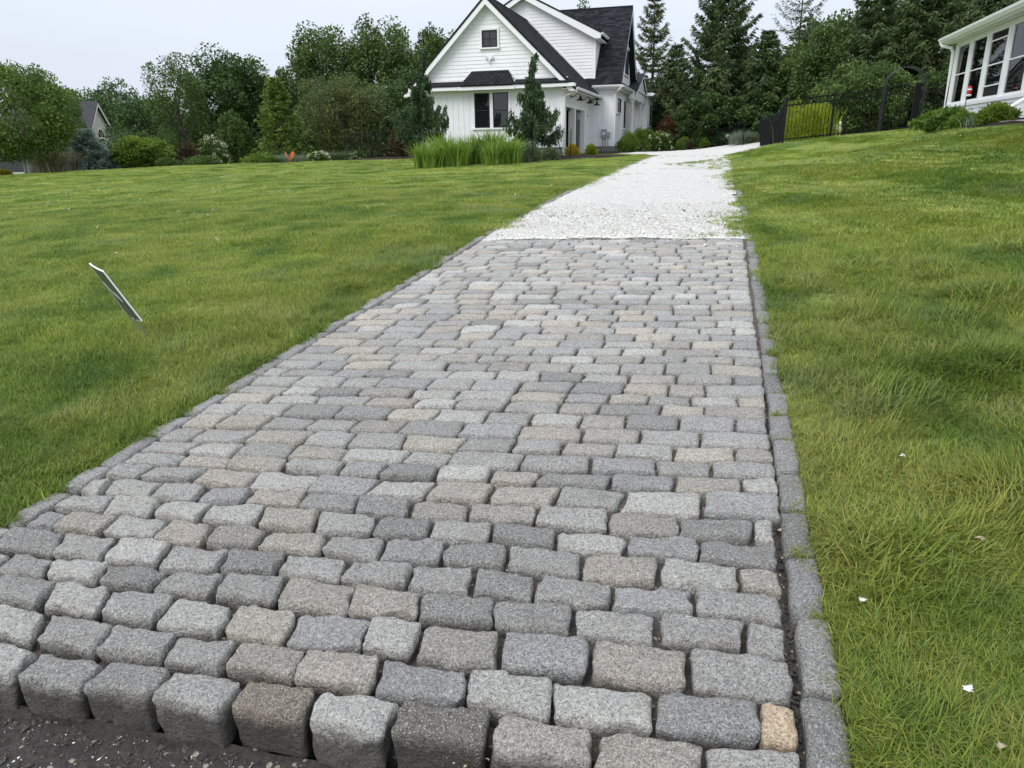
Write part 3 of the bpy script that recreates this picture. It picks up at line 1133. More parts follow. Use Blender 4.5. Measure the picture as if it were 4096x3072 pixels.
# battens of the lower wall
for t in np.arange(-14.3, TG - .1, .285):
    if -11.95 < t < -9.75:
        continue
    H.part('batten', MB().mbox(fr, t - .024, t + .024, 1.70, 4.10, 0, .022), 'white')
for s in np.arange(SF + .35, 42.5, .21):
    H.part('batten', MB().mbox(sd, s - .022, s + .022, 3.40 if s < 41.5 else 3.2, 4.0, 0, .022), 'white')
for t in np.arange(-7.08, TW - .1, .285):
    H.part('batten', MB().mbox(wf, t - .024, t + .024, 1.70, 4.50, 0, .022), 'white')
for s in np.arange(SW + .30, 47.5, .42):
    if 43.3 < s < 45.05 or 46.15 < s < 47.25:
        continue
    H.part('batten', MB().mbox(ws, s - .024, s + .024, 1.70, 4.40, 0, .022), 'white')
H.part('skirt_board', MB().mbox(fr, -14.58, TG, 1.42, 1.70, .0, .03), 'white')
H.part('skirt_board', MB().mbox(wf, TG + .04, TW, 1.42, 1.69, 0, .03), 'white')
H.part('skirt_board', MB().mbox(ws, SW - .03, 47.6, 1.42, 1.69, 0, .03), 'white')
H.part('corner_board', MB().mbox(fr, TG - .14, TG + .034, 1.70, 4.10, .0, .034).mbox(sd, SF + .001, SF + .14, 1.2, 4.0, 0, .034), 'white')
H.part('corner_board', MB().mbox(wf, TW - .15, TW + .034, 1.69, 4.5, 0, .034).mbox(ws, SW + .001, SW + .15, 1.69, 4.5, 0, .034), 'white')

# pent roof with a hipped hump across the garage front
pr = MB()
def pent(t0, t1, z1, d):
    pr.hexa([fr(t0, 4.24, d), fr(t1, 4.24, d), fr(t1, 4.30, d), fr(t0, 4.30, d), fr(t0, 4.24, 0.03), fr(t1, 4.24, .03), fr(t1, z1, .03), fr(t0, z1, .03)], (.9, .9, .9))
pent(-14.9, -12.25, 4.50, .50)
pent(-9.60, -6.98, 4.50, .50)
pr.hexa([fr(-12.25, 4.22, .56), fr(-9.60, 4.22, .56), fr(-9.60, 4.28, .56), fr(-12.25, 4.28, .56), fr(-12.25, 4.22, .03), fr(-9.60, 4.22, .03), fr(-9.95, 4.93, .03), fr(-11.80, 4.93, .03)], (1., 1., 1.))
pent_o = H.part('pent_roof', pr, 'shingle')
sh = MB()
for k in range(5):
    u0, u1 = k / 5, (k + 1) / 5
    def pt(x, u, w):
        return fr(x, 4.29 + (4.93 - 4.29) * u, .57 - .53 * u + w)
    for x0 in np.arange(-12.25 + .45 * u0 + .06, -9.62 - .35 * u0, .24):
        x1 = min(x0 + .225 + rng.uniform(-.03, .0), -9.60 - .35 * u1)
        if x1 - x0 < .06:
            continue
        g_ = rng.uniform(.7, 1.35)
        sh.hexa([pt(x0, u0 - .02, .004), pt(x1, u0 - .02, .004), pt(x1, u1, .0), pt(x0, u1, .0), pt(x0, u0 - .02, .024), pt(x1, u0 - .02, .024), pt(x1, u1, .010), pt(x0, u1, .010)], (g_, g_, g_))
tag(H.part('shingles', sh, 'shingle', pent_o), kind='stuff')
H.part('fascia', MB().mbox(fr, -14.95, TG - .3, 4.08, 4.245, .0, .47).mbox(fr, -12.3, -9.55, 4.06, 4.225, .472, .53).mbox(fr, TG - .298, -6.72, 4.09, 4.235, -.0, .475), 'white')
H.part('trim', MB().mbox(fr, -13.7, -12.25, 4.5, 4.54, .03, .06).mbox(fr, -9.6, -7.1, 4.5, 4.54, .03, .06).mbox(fr, -11.8, -9.95, 4.93, 4.97, .03, .06)
       .prism([(-12.28, 4.5), (-12.22, 4.5), (-11.77, 4.93), (-11.83, 4.93)], fr, .03, .058).prism([(-9.57, 4.5), (-9.63, 4.5), (-9.98, 4.93), (-9.92, 4.93)], fr, .03, .058), 'white')


# roofs -----------------------------------------------------------------
def slab(P, n, th):
    """thin slab over quad P with outward normal offset"""
    P = np.asarray(P, float)
    nn = np.cross(P[1] - P[0], P[3] - P[0])
    nn /= np.linalg.norm(nn)
    if nn[2] < 0:
        nn = -nn
    return MB().hexa(list(P - nn * th) + list(P), (.9, .9, .9)), nn


def shingles(parent, P, rows, tabw, skip=None):
    """courses of tabs over quad P: eave-left, eave-right, ridge-right, ridge-left"""
    P = np.asarray(P, float)
    nn = np.cross(P[1] - P[0], P[3] - P[0])
    nn /= np.linalg.norm(nn)
    if nn[2] < 0:
        nn = -nn
    W = np.linalg.norm(P[1] - P[0])
    m = MB()
    for k in range(rows):
        v0, v1 = max(0, (k - .12) / rows), (k + 1) / rows
        x = rng.uniform(-tabw, 0)
        while x < W:
            wd = tabw * rng.choice([.6, 1., 1., 1.25])
            a, b = max(0, x) / W, min(W, x + wd - .012) / W
            x += wd
            if b - a < .02 / W:
                continue
            def q(u, v):
                return (P[0] * (1 - u) + P[1] * u) * (1 - v) + (P[3] * (1 - u) + P[2] * u) * v
            if skip and skip(q((a + b) / 2, (v0 + v1) / 2)):
                continue
            g_ = rng.choice([.55, .8, 1., 1.2, 1.6]) * rng.uniform(.9, 1.1)
            h_ = rng.uniform(.016, .026)
            m.hexa([q(a, v0) + nn * .001, q(b, v0) + nn * .001, q(b, v1) + nn * .001, q(a, v1) + nn * .001, q(a, v0) + nn * h_, q(b, v0) + nn * h_, q(b, v1) + nn * .008, q(a, v1) + nn * .008], (g_, g_, g_ * 1.03))
    return tag(H.part('shingles', m, 'shingle', parent), kind='stuff')


S0 = 34.86
gr_q = [(-6.62, S0, zroof(-6.62)), (-6.62, 47.5, zroof(-6.62)), (RT, 47.5, RZ), (RT, S0, RZ)]
gl_q = [(-15.2, 47.5, zroof(-15.2)), (-15.2, S0, zroof(-15.2)), (RT, S0, RZ), (RT, 47.5, RZ)]
roof1 = H.part('garage_roof', MB().add(*(lambda a: (a.V[0], a.F[0]))(slab(gr_q, 1, .09)[0])).add(*(lambda a: (a.V[0], a.F[0]))(slab(gl_q, 1, .09)[0])), 'shingle')
shingles(roof1, gr_q, 42, .30, lambda p: p[1] > 46.5 or (p[1] > 42.6 and p[0] < -8))
# rake boards and soffit
rk = MB()
for sgn in (1, -1):
    te = RT + sgn * 4.31
    ze = zroof(te)
    th = .30
    poly = [(te, ze - .08), (te, ze - .12), (te - sgn * .29, ze - .12), (RT, RZ - .10 - th), (RT, RZ - .08)]
    rk.prism(poly, front(S0 + .02), -.04, .0)
    te2 = RT + sgn * 4.1
    rk.prism([(te, ze - .115), (te, ze - .165), (RT, RZ - .165), (RT, RZ - .115)], front(S0 + .06), -(SF - S0 - .06), .0)
    rk.prism([(te2, zroof(te2) - .17), (te2, zroof(te2) - .42), (RT, RZ - .42), (RT, RZ - .17)], fr, .0, .045)
H.part('rake_board', rk, 'white')
H.part('ridge_cap', MB().tube([(RT, S0, RZ + .0), (RT, 46.5, RZ + .0)], .06, 6), 'shingle')
# side eave: soffit and gutter
H.part('soffit', MB().box((TG + .0, S0 + .05, 3.98), (-6.68, 42.55, 4.02)).box((TG + .001, SF + .1, 3.84), (TG + .05, SW - .1, 3.978)), 'white')


def gutter(pts_a, pts_b, out):
    """K-style gutter from a to b, out = outward unit direction in (t, s)"""
    a, b = np.array(pts_a, float), np.array(pts_b, float)
    o = np.array([out[0], out[1], 0.])
    prof = [(0, -.115), (.06, -.115), (.085, -.075), (.105, -.055), (.115, 0), (.095, 0), (.09, -.04), (0, -.02)]
    V = [a + o * x + np.array([0, 0, z]) for x, z in prof] + [b + o * x + np.array([0, 0, z]) for x, z in prof]
    k = len(prof)
    m = MB()
    m.add(V, np.array([(i, (i + 1) % k, k + (i + 1) % k, k + i) for i in range(k)]))
    b0 = m.n - 2 * k
    m.F.append([list(range(b0, b0 + k)), list(range(b0 + k, b0 + 2 * k))])
    return m


H.part('gutter', gutter((-6.66, S0, 4.06), (-6.66, 42.5, 4.06), (1, 0)), 'white')
H.part('gutter', gutter((-7.15, 42.28, 4.62), (-5.53, 42.28, 4.62), (0, -1)), 'white')
H.part('gutter', gutter((-5.50, 42.17, 4.62), (-5.50, 47.9, 4.62), (1, 0)), 'white')
H.part('downspout', MB().tube([(-6.62, S0 + .15, 3.96), (-6.7, S0 + .2, 3.85), (-7.2, SF - .05, 3.72), (-7.25, SF - .06, 3.6), (-7.25, SF - .06, 1.2)], .045, 8), 'white')
H.part('downspout', MB().tube([(-5.56, 42.22, 4.5), (-5.62, 42.26, 4.38), (-5.93, SW - .06, 4.25), (-5.96, SW - .06, 4.1), (-5.96, SW - .06, 1.05)], .045, 8), 'white')

# wing ------------------------------------------------------------------
H.part('wall', MB().mbox(wf, TG + .002, TW, 1.42, 4.62, -.16, 0), 'white')
H.part('wall', MB().mbox(ws, SW + .162, 47.6, 1.42, 4.62, -.16, 0).prism([(42.9, 4.62), (49.8, 4.62), (46.3, 8.75)], ws, -.16, 0), 'white')
ES, EZ, PS, PZ = 42.28, 4.66, 46.3, 9.10
wq = [(-15.0, ES, EZ), (-5.52, ES, EZ), (-5.52, PS, PZ), (-15.0, PS, PZ)]
wq2 = [(-5.52, 50.2, EZ + .1), (-15.0, 50.2, EZ + .1), (-15.0, PS, PZ), (-5.52, PS, PZ)]
roof2 = H.part('main_roof', MB().add(*(lambda a: (a.V[0], a.F[0]))(slab(wq, 1, .09)[0])).add(*(lambda a: (a.V[0], a.F[0]))(slab(wq2, 1, .09)[0])), 'shingle')
shingles(roof2, [(-10.2, ES, EZ), (-5.52, ES, EZ), (-5.52, PS, PZ), (-10.2, PS, PZ)], 46, .30)
H.part('ridge_cap', MB().tube([(-14.9, PS, PZ + .01), (-5.52, PS, PZ + .01)], .06, 6), 'shingle')
sl2 = (PZ - EZ) / (PS - ES)
rk = MB()
for e, sgn in ((ES + .05, -1), (50.1, 1)):
    ze = PZ - sl2 * abs(PS - e) - .09
    if sgn > 0:
        e, ze = 49.5, 5.65
    rk.prism([(e, ze), (e, ze - .26), (PS, PZ - .35), (PS, PZ - .09)], right(-5.56), 0, .035)
    rk.prism([(e, ze), (e, ze - .05), (PS, PZ - .15), (PS, PZ - .10)], right(TW), .05, .338)
H.part('rake_board', rk, 'white')
for z in np.arange(7.08, 8.7, .17):
    hw = (8.85 - z - .17) / 1.10
    if hw > .1:
        H.part('clapboard', MB().hexa([ws(PS - hw, z, 0), ws(PS + hw, z, 0), ws(PS + hw, z, .03), ws(PS - hw, z, .03), ws(PS - hw, z + .168, 0), ws(PS + hw, z + .168, 0), ws(PS + hw, z + .168, .008), ws(PS - hw, z + .168, .008)]), 'white')
H.part('belt_board', MB().mbox(ws, PS - 1.8, PS + 1.8, 6.96, 7.08, 0, .06), 'white')
H.part('skirt_roof', MB().hexa([(TW, 42.32, 4.62), (-5.5, 42.32, 4.62), (-5.5, 48.0, 4.62), (TW, 48.0, 4.62), (TW, 42.32, 4.98), (-5.5, 42.32, 4.66), (-5.5, 48.0, 4.66), (TW, 48.0, 4.98)]), 'shingle')
H.part('fascia', MB().box((-7.1, 42.30, 4.48), (-5.52, 42.36, 4.64)).box((-5.56, 42.361, 4.48), (-5.52, 48, 4.615)).box((-7.1, 42.37, 4.44), (-5.57, 42.67, 4.475)).box((TW + .002, 42.67, 4.44), (-5.57, 48, 4.475)), 'white')

# dormer over the garage --------------------------------------------------
DT, DZE, DSL, DR = -7.08, 7.02, .50, -11.1
df = front(42.62)
def zd(t):
    return 7.33 + (-6.70 - t) * DSL
poly = [(-7.46, 4.75), (DT, 4.75), (DT, zd(DT) - .1), (DR, zd(DR) - .1), (-14.5, zd(-14.5 + 2 * (DR + 14.5)) - .1 if False else 7.4), (-14.5, 5)]
H.part('dormer_wall', MB().prism(poly, df, -.16, 0).mbox(right(DT), 42.781, 45.0, 4.8, 7.1, -.16, 0), 'white')
for z in np.arange(4.86, 9.0, .17):
    a = RT + (RZ - z) / SL if z < RZ else DR
    a = max(a - .15, -11.0)
    b = min(DT - .12, -6.70 - (z + .17 - 7.33 + .36) / DSL) if z > 6.7 else DT - .12
    if b - a > .1:
        H.part('clapboard', MB().hexa([df(a, z, 0), df(b, z, 0), df(b, z, .022), df(a, z, .022), df(a, z + .168, 0), df(b, z + .168, 0), df(b, z + .168, .006), df(a, z + .168, .006)]), 'white')
dr = right(DT)
for z in np.arange(4.95, 6.95, .17):
    b = ES + (z - EZ) / sl2 + .2
    H.part('clapboard', MB().hexa([dr(42.74, z, 0), dr(b, z, 0), dr(b, z, .028), dr(42.74, z, .028), dr(42.74, z + .168, 0), dr(b, z + .168, 0), dr(b, z + .168, .008), dr(42.74, z + .168, .008)]), 'white')
H.part('corner_board', MB().mbox(df, DT - .12, DT + .036, 4.80, 6.98, 0, .036).mbox(dr, 42.621, 42.74, 4.95, 6.98, .0, .036), 'white')
H.part('trim', MB().prism([(-7.5, 4.86), (-7.38, 4.86), (-10.9, 8.24), (-11.0, 8.24)], df, .0, .04).mbox(df, -7.5, DT + .03, 4.80, 4.86, 0, .042), 'white')
dq = [(-6.70, 42.22, 7.33), (-6.70, 47.5, 7.33), (DR, 47.5, zd(DR)), (DR, 42.22, zd(DR))]
dq2 = [(-15.0, 47.5, 7.38), (-15.0, 42.22, 7.38), (DR, 42.22, zd(DR)), (DR, 47.5, zd(DR))]
H.part('dormer_roof', MB().add(*(lambda a: (a.V[0], a.F[0]))(slab(dq, 1, .08)[0])).add(*(lambda a: (a.V[0], a.F[0]))(slab(dq2, 1, .08)[0])), 'shingle')
H.part('rake_board', MB().prism([(-6.72, 7.24), (-6.72, 7.00), (-7.05, 7.00), (DR, zd(DR) - .36), (DR, zd(DR) - .09)], front(42.24), -.04, 0)
       .prism([(-7.05, zd(-7.05) - .10), (-7.05, zd(-7.05) - .16), (DR, zd(DR) - .16), (DR, zd(DR) - .10)], front(42.285), -.33, 0)
       .prism([(-7.1, zd(-7.1) - .17), (-7.1, zd(-7.1) - .36), (DR, zd(DR) - .36), (DR, zd(DR) - .17)], df, .0, .045), 'white')
H.part('rake_board', MB().prism([(-14.9, 7.33), (-14.9, 7.06), (DR - .002, zd(DR) - .36), (DR - .002, zd(DR) - .09)], front(42.24), -.04, 0), 'white')
H.part('soffit', MB().box((DT + .04, 42.29, 6.96), (-6.72, 45, 7.0)), 'white')
H.part('gutter', gutter((-6.71, 42.2, 7.29), (-6.71, 44.6, 7.29), (1, 0)), 'white')


# windows -----------------------------------------------------------------
def window(th, m, u0, u1, v0, v1, rail=None, grid=None, trim=.09, sill=True, mat='dark_frame', glass='glass', trim_mat='white', w=.045):
    if trim:
        t_ = MB().mbox(m, u0 - trim, u0 - .002, v0 - .0, v1 + trim, 0.001, w).mbox(m, u1 + .002, u1 + trim, v0, v1 + trim, 0.001, w).mbox(m, u0 - .002, u1 + .002, v1 + .002, v1 + trim, .001, w - .003)
        th.part('window_trim', t_, trim_mat)
    if sill:
        th.part('window_sill', MB().mbox(m, u0 - trim - .03, u1 + trim + .03, v0 - .07, v0 - .002, 0.001, w + .035), trim_mat)
    f_ = .062 if grid else .045
    fm = MB().mbox(m, u0, u0 + f_, v0, v1, .004, w + .006).mbox(m, u1 - f_, u1, v0, v1, .004, w + .006).mbox(m, u0 + f_, u1 - f_, v0, v0 + f_, .004, w + .004).mbox(m, u0 + f_, u1 - f_, v1 - f_, v1, .004, w + .004)
    if rail:
        fm.mbox(m, u0 + f_, u1 - f_, rail - .022, rail + .022, .004, w)
    if grid:
        for i in range(1, grid[0]):
            x = u0 + (u1 - u0) * i / grid[0]
            fm.mbox(m, x - .009, x + .009, v0 + f_, v1 - f_, .012, w - .008)
        for i in range(1, grid[1]):
            y = v0 + (v1 - v0) * i / grid[1]
            fm.mbox(m, u0 + f_, u1 - f_, y - .009, y + .009, .012, w - .010)
    fo = th.part('window', fm, mat)
    ys = [v0 + f_, rail - .022, v1 - f_] if rail else [v0 + f_, v1 - f_]
    for a, b, off in zip(ys[:-1] if not rail else [ys[0], rail + .022], ys[1:] if not rail else [rail - .022, ys[2]], (.012, .02)):
        th.part('pane', MB().mbox(m, u0 + f_, u1 - f_, a, b, .005, off), glass, fo)
    return fo


window(H, fr, -11.71, -10.94, 2.37, 3.95, 3.16, None, 0, False)
window(H, fr, -10.77, -10.00, 2.37, 3.95, 3.16, None, 0, False)
H.part('window_trim', MB().mbox(fr, -11.83, -11.712, 2.37, 4.06, .001, .04).mbox(fr, -9.998, -9.88, 2.37, 4.06, .001, .04).mbox(fr, -10.938, -10.772, 2.37, 3.955, .001, .04).mbox(fr, -11.711, -9.999, 3.956, 4.06, .001, .037), 'white')
H.part('window_sill', MB().mbox(fr, -11.86, -9.85, 2.29, 2.368, .001, .075), 'white')
window(H, front(SF - .024), -11.24, -10.48, 5.94, 6.68, None, (2, 2), .085, True, w=.055)
window(H, ws, 43.45, 44.9, 3.26, 4.02, None, None, .07)
window(H, ws, 46.32, 47.1, 2.45, 4.02, 3.2, None, .07)
window(H, ws, 46.25, 47.05, 5.50, 6.90, None, None, .06)
window(H, ws, 47.12, 47.92, 5.50, 6.90, None, None, .06)

# garage doors ------------------------------------------------------------
rd = right(TG - .22)
H.part('door_casing', MB().mbox(sd, D1[0] - .1, D2[1] + .10, DH + .002, DH + .15, .0, .035).mbox(sd, D1[0] - .1, D1[0], 1.1, DH, 0, .033).mbox(sd, D1[1], D2[0], 1.1, DH, 0, .033).mbox(sd, D2[1], D2[1] + .12, 1.1, DH, 0, .033)
       .mbox(sd, D1[1] + .001, D1[1] + .03, 1.1, DH, -.30, -.161).mbox(sd, D2[1] + .001, D2[1] + .03, 1.1, DH, -.30, -.161), 'white')
gd = H.part('garage_door', MB().mbox(rd, D2[0], D2[1], 1.05, DH, -.04, 0), 'taupe_door')
gp = MB()
for i in range(4):
    z0 = 1.1 + i * .42
    for j in range(3):
        y0 = D2[0] + .08 + j * .82
        gp.mbox(rd, y0, y0 + .74, z0, z0 + .36, .0, .012)
H.part('door_panel', gp, 'taupe_door', gd)
for j in range(6):
    y0 = D2[0] + .14 + j * .40
    H.part('pane', MB().mbox(rd, y0, y0 + .28, 2.80, 3.14, .0, .016), 'grey_metal' if j > 3 else 'glass', gd)
H.part('garage_door', MB().mbox(rd, D1[0], D1[1], 3.16, DH, -.04, 0), 'taupe_door')
H.part('side_door', MB().mbox(right(TG - .1), D3[0] + .002, D3[1] - .002, 1.15, DH3, -.04, 0), 'white')
H.part('door_casing', MB().mbox(sd, D3[0] - .09, D3[0], 1.1, DH3 + .1, 0, .03).mbox(sd, D3[1], D3[1] + .09, 1.1, DH3 + .1, 0, .03).mbox(sd, D3[0] + .001, D3[1] - .001, DH3 + .001, DH3 + .1, 0, .028), 'white')

# porch, side entry and rear wing ----------------------------------------------
H.part('wall', MB().mbox(right(-7.0), 47.62, 54.5, 1.2, 4.6, -.16, 0).mbox(back(47.44), -6.98, TW, 1.2, 4.6, 0, .16), 'white')
H.part('porch_roof', MB().prism([(47.7, 4.66), (51.64, 5.95), (55.3, 4.66), (55.3, 4.58), (51.64, 5.86), (47.7, 4.58)], right(-7.0), 0, 1.75), 'shingle')
pg = MB().prism([(48.3, 4.70), (51.64, 5.80), (54.9, 4.70)], right(-5.40), -.06, 0)
po = H.part('porch_gable', pg, 'white')
for z in np.arange(4.74, 5.6, .15):
    hw = (5.74 - z - .1) / .335
    m_ = right(-5.40)
    H.part('clapboard', MB().hexa([m_(51.6 - hw, z, 0), m_(51.6 + hw, z, 0), m_(51.6 + hw, z, .03), m_(51.6 - hw, z, .03), m_(51.6 - hw, z + .148, 0), m_(51.6 + hw, z + .148, 0), m_(51.6 + hw, z + .148, .008), m_(51.6 - hw, z + .148, .008)]), 'white', po)
H.part('rake_board', MB().prism([(47.7, 4.575), (47.7, 4.38), (51.64, 5.66), (51.64, 5.86)], right(-5.27), -.03, .0).prism([(55.3, 4.575), (55.3, 4.38), (51.64, 5.66), (51.64, 5.86)], right(-5.27), -.03, .0), 'white')
H.part('porch_beam', MB().box((-5.68, 47.35, 4.16), (-5.40, 54.8, 4.64)).box((-6.98, 47.66, 4.16), (-5.682, 47.9, 4.60)), 'white')
for s in (47.62, 52.6):
    col = H.part('porch_column', MB().lathe([(.15, 1.3), (.15, 1.42), (.125, 1.46), (.125, 2.3), (.105, 3.95), (.13, 3.98), (.13, 4.03)], (-5.52, s, 0), 24), 'white', smooth=True)
    H.part('capital', MB().box((-5.67, s - .15, 4.03), (-5.37, s + .15, 4.158)), 'white', col)
H.part('porch_floor', MB().box((-6.98, 47.65, 1.0), (-5.3, 54.5, 1.28)), 'concrete')
RW = -5.22
H.part('rear_wing', MB().box((-9, 54.6, .9), (RW, 58.7, 4.78)), 'white')
for s in np.arange(55.0, 58.6, .42):
    if not 55.6 < s < 57.1:
        H.part('batten', MB().mbox(right(RW), s - .024, s + .024, 1.5, 4.6, 0, .022), 'white')
for t in np.arange(-6.4, RW, .285):
    H.part('batten', MB().mbox(front(54.6), t - .024, t + .024, 1.5, 4.6, 0, .022), 'white')
window(H, right(RW), 55.7, 56.3, 2.75, 4.2, None, None, .07)
window(H, right(RW), 56.4, 57.0, 2.75, 4.2, None, None, .07)
H.part('rear_roof', MB().hexa([(-9, 54.2, 4.86), (RW + .40, 54.2, 4.86), (RW + .40, 59.1, 4.86), (-9, 59.1, 4.86), (-9, 54.2, 6.6), (RW + .40, 54.2, 4.90), (RW + .40, 59.1, 4.90), (-9, 59.1, 6.6)]), 'shingle')
H.part('fascia', MB().box((-7, 54.15, 4.70), (RW + .38, 54.199, 4.90)).box((RW + .002, 54.2, 4.72), (RW + .38, 58.9, 4.855)), 'white')
H.part('gutter', gutter((RW + .38, 54.15, 4.88), (RW + .38, 59.1, 4.88), (1, 0)), 'white')
H.part('downspout', MB().tube([(RW + .42, 58.8, 4.75), (RW + .1, 58.72, 4.5), (RW + .06, 58.7, 4.3), (RW + .06, 58.7, 1.3)], .045, 8), 'white')

# lamps, floodlight, camera, electric meter ------------------------------------
for i, (s, lab) in enumerate(((36.96, 'black gooseneck barn lamp nearest the garage corner'), (39.83, 'black gooseneck barn lamp in the middle of the three over the doors'), (42.0, 'black gooseneck barn lamp nearest the wing wall'))):
    L = Thing('barn_lamp', lab, 'lamp', (TG, s, 3.76), 'h', 'gooseneck barn lamps over the garage doors')
    L.part('mount', MB().mbox(right(TG), s - .06, s + .06, 3.68, 3.84, .0, .03), 'black_metal')
    a = np.linspace(0, 1, 15)
    pts = [(TG + .03, s, 3.76), (TG + .16, s, 3.76), (TG + .25, s, 3.80), (TG + .32, s, 3.88), (TG + .40, s, 3.90), (TG + .48, s, 3.86), (TG + .51, s, 3.76)]
    L.part('arm', MB().tube(pts, .018, 8), 'black_metal', smooth=True)
    L.part('lamp_shade', MB().lathe([(.035, 3.78), (.05, 3.76), (.055, 3.69), (.07, 3.66), (.20, 3.60), (.205, 3.585), (.19, 3.585), (.06, 3.645), (.04, 3.67)], (TG + .51, s, 0), 24), 'black_metal', smooth=True)
FL = Thing('flood_light', 'white twin floodlight with sensor on the garage gable', 'lamp', (-10.87, SF, 5.4))
FL.part('base', MB().lathe([(0, -.02), (.06, -.02), (.07, .0), (.07, .04), (0, .04)], (-10.87, SF - .06, 5.40), 14), 'white')
for sg in (-1, 1):
    FL.part('lamp_head', MB().hexa([(-10.87 + sg * .02, SF - .06, 5.40), (-10.87 + sg * .18, SF - .14, 5.44), (-10.87 + sg * .20, SF - .06, 5.46), (-10.87 + sg * .03, SF - .03, 5.42), (-10.87 + sg * .01, SF - .08, 5.50), (-10.87 + sg * .17, SF - .16, 5.54), (-10.87 + sg * .20, SF - .06, 5.55), (-10.87 + sg * .03, SF - .02, 5.52)]), 'white')
FL.part('sensor', MB().lathe([(0, 5.28), (.04, 5.29), (.05, 5.33), (.03, 5.37), (0, 5.38)], (-10.87, SF - .09, 0), 12), 'white')
SCm = Thing('security_camera', 'small black security camera under the eave by the wing', 'camera', (-6.9, 42.5, 3.95))
SCm.part('body', MB().tube([(-6.92, 42.45, 3.93), (-6.80, 42.33, 3.90)], .045, 12), 'black_metal')
SCm.part('bracket', MB().box((-6.93, 42.44, 3.93), (-6.87, 42.50, 3.98)), 'black_metal')
EM = Thing('electric_meter', 'grey electric meter box with round dial on the white wing wall', 'meter box', (-6.4, SW, 1.9))
EM.part('box', MB().mbox(wf, -6.61, -6.33, 1.88, 2.31, .022, .17), 'grey_metal')
EM.part('dial', MB().tube([wf(-6.47, 2.10, .171), wf(-6.47, 2.10, .25)], .085, 18), 'dial')
EM.part('lid', MB().mbox(wf, -6.60, -6.34, 2.32, 2.34, .022, .19), 'grey_metal')
for t, z in ((-6.53, 1.88), (-6.38, 1.88)):
    EM.part('conduit', MB().tube([wf(t, 1.0, .10), wf(t, z, .10)], .028, 10), 'grey_metal')
JB = Thing('junction_box', 'smaller grey box to the right of the meter', 'utility box', (-6.2, SW, 2.0))
JB.part('box', MB().mbox(wf, -6.28, -6.12, 1.93, 2.19, .022, .12), 'grey_metal')
JB.part('conduit', MB().tube([wf(-6.24, 1.0, .07), wf(-6.24, 1.75, .07), wf(-6.2, 1.93, .07)], .022, 8), 'grey_metal')

# ------------------------------------------------------------------ white sunroom on the right bank
ST0 = 5.62
SR = Thing('sunroom', 'white glazed sunroom on the right bank with a long gutter', 'house', (7.5, 17.5, 1.7))
lf = left(ST0)
SB, SA, HEAD, SILL = 22.30, 9.5, 3.77, 2.34
posts = [22.20, 21.03, 19.80, 18.46, 17.15, 15.85, 14.5, 13.2, 11.9, 10.6]
SR.part('skirt', MB().mbox(lf, SA, SB, 1.45, SILL - .07, -.14, 0), 'white')
sk = MB()
for a, b in zip(posts[1:], posts[:-1]):
    mid = (a + b) / 2
    for u in (a + .10, mid, b - .10):
        sk.mbox(lf, u - .035, u + .035, 1.86, SILL - .15, 0, .022)
    sk.mbox(lf, a + .001, b - .001, SILL - .149, SILL - .071, 0, .024).mbox(lf, a + .001, b - .001, 1.74, 1.858, 0, .024)
SR.part('skirt_panel', sk, 'white')
SR.part('sill', MB().mbox(lf, SA, SB + .03, SILL - .069, SILL, -.16, .05), 'white')
SR.part('header', MB().mbox(lf, SA, SB, HEAD, 3.825, -.16, .012), 'white')
for u in posts:
    SR.part('post', MB().mbox(lf, u - .10, u + .10, SILL + .001, HEAD - .001, -.15, .02).mbox(lf, u - .045, u + .045, SILL + .002, HEAD - .002, .021, .034), 'white')
for i, (a, b) in enumerate(zip(posts[1:], posts[:-1])):
    u0, u1 = a + .101, b - .101
    f_ = MB().mbox(lf, u0, u0 + .055, SILL + .001, HEAD - .001, -.06, .006).mbox(lf, u1 - .055, u1, SILL + .001, HEAD - .001, -.06, .006).mbox(lf, u0 + .056, u1 - .056, SILL + .001, SILL + .06, -.06, .004).mbox(lf, u0 + .056, u1 - .056, HEAD - .06, HEAD - .001, -.06, .004)
    rails = [3.05] if i != 2 else [2.62, 3.05, 3.55]
    for z in rails:
        f_.mbox(lf, u0 + .056, u1 - .056, z - .014, z + .014, -.05, -.0)
    fo = SR.part('window', f_, 'white')
    zs = [SILL + .06] + rails + [HEAD - .06]
    for z0, z1 in zip(zs[:-1], zs[1:]):
        dark = (i == 2 and (z0 > 3.5 or z1 < 2.7))
        SR.part('pane', MB().mbox(lf, u0 + .056, u1 - .056, z0 + .014, z1 - .014, -.025, -.02), 'interior' if dark else 'clear_glass', fo)
bk_ = back(SB - .12)
SR.part('back_wall', MB().mbox(bk_, ST0 + .002, 10.5, 1.45, SILL - .07, -.1, .1).mbox(bk_, ST0 + .002, 10.5, HEAD, 3.86, -.1, .1), 'white')
for k, t in enumerate(np.arange(5.75, 10.6, 1.2)):
    SR.part('post', MB().mbox(bk_, t - .1, t + .1, SILL - .06, HEAD, -.08, .08), 'white')
SR.part('side_wall', MB().box((10.4, SA, 1.45), (10.5, SB - .22, SILL + .1)).box((10.4, SA, HEAD - .5), (10.5, SB - .22, 3.85)), 'room')
SR.part('floor', MB().box((ST0 + .15, SA, 2.1), (10.4, SB - .25, 2.16)), 'room')
SR.part('ceiling', MB().box((ST0 + .17, SA, 3.86), (10.38, SB - .25, 3.90)), 'room')
SR.part('inner_wall', MB().box((ST0 + .2, 15.05, 2.17), (8.2, 15.15, 3.85)), 'room')
SR.part('soffit', MB().box((5.39, SA, 3.83), (ST0 - .014, SB + .29, 3.86)), 'white')
SR.part('fascia', MB().box((5.35, SA, 3.82), (5.385, SB + .31, 3.965)).box((5.386, SB + .27, 3.861), (10.6, SB + .31, 4.0)), 'white')
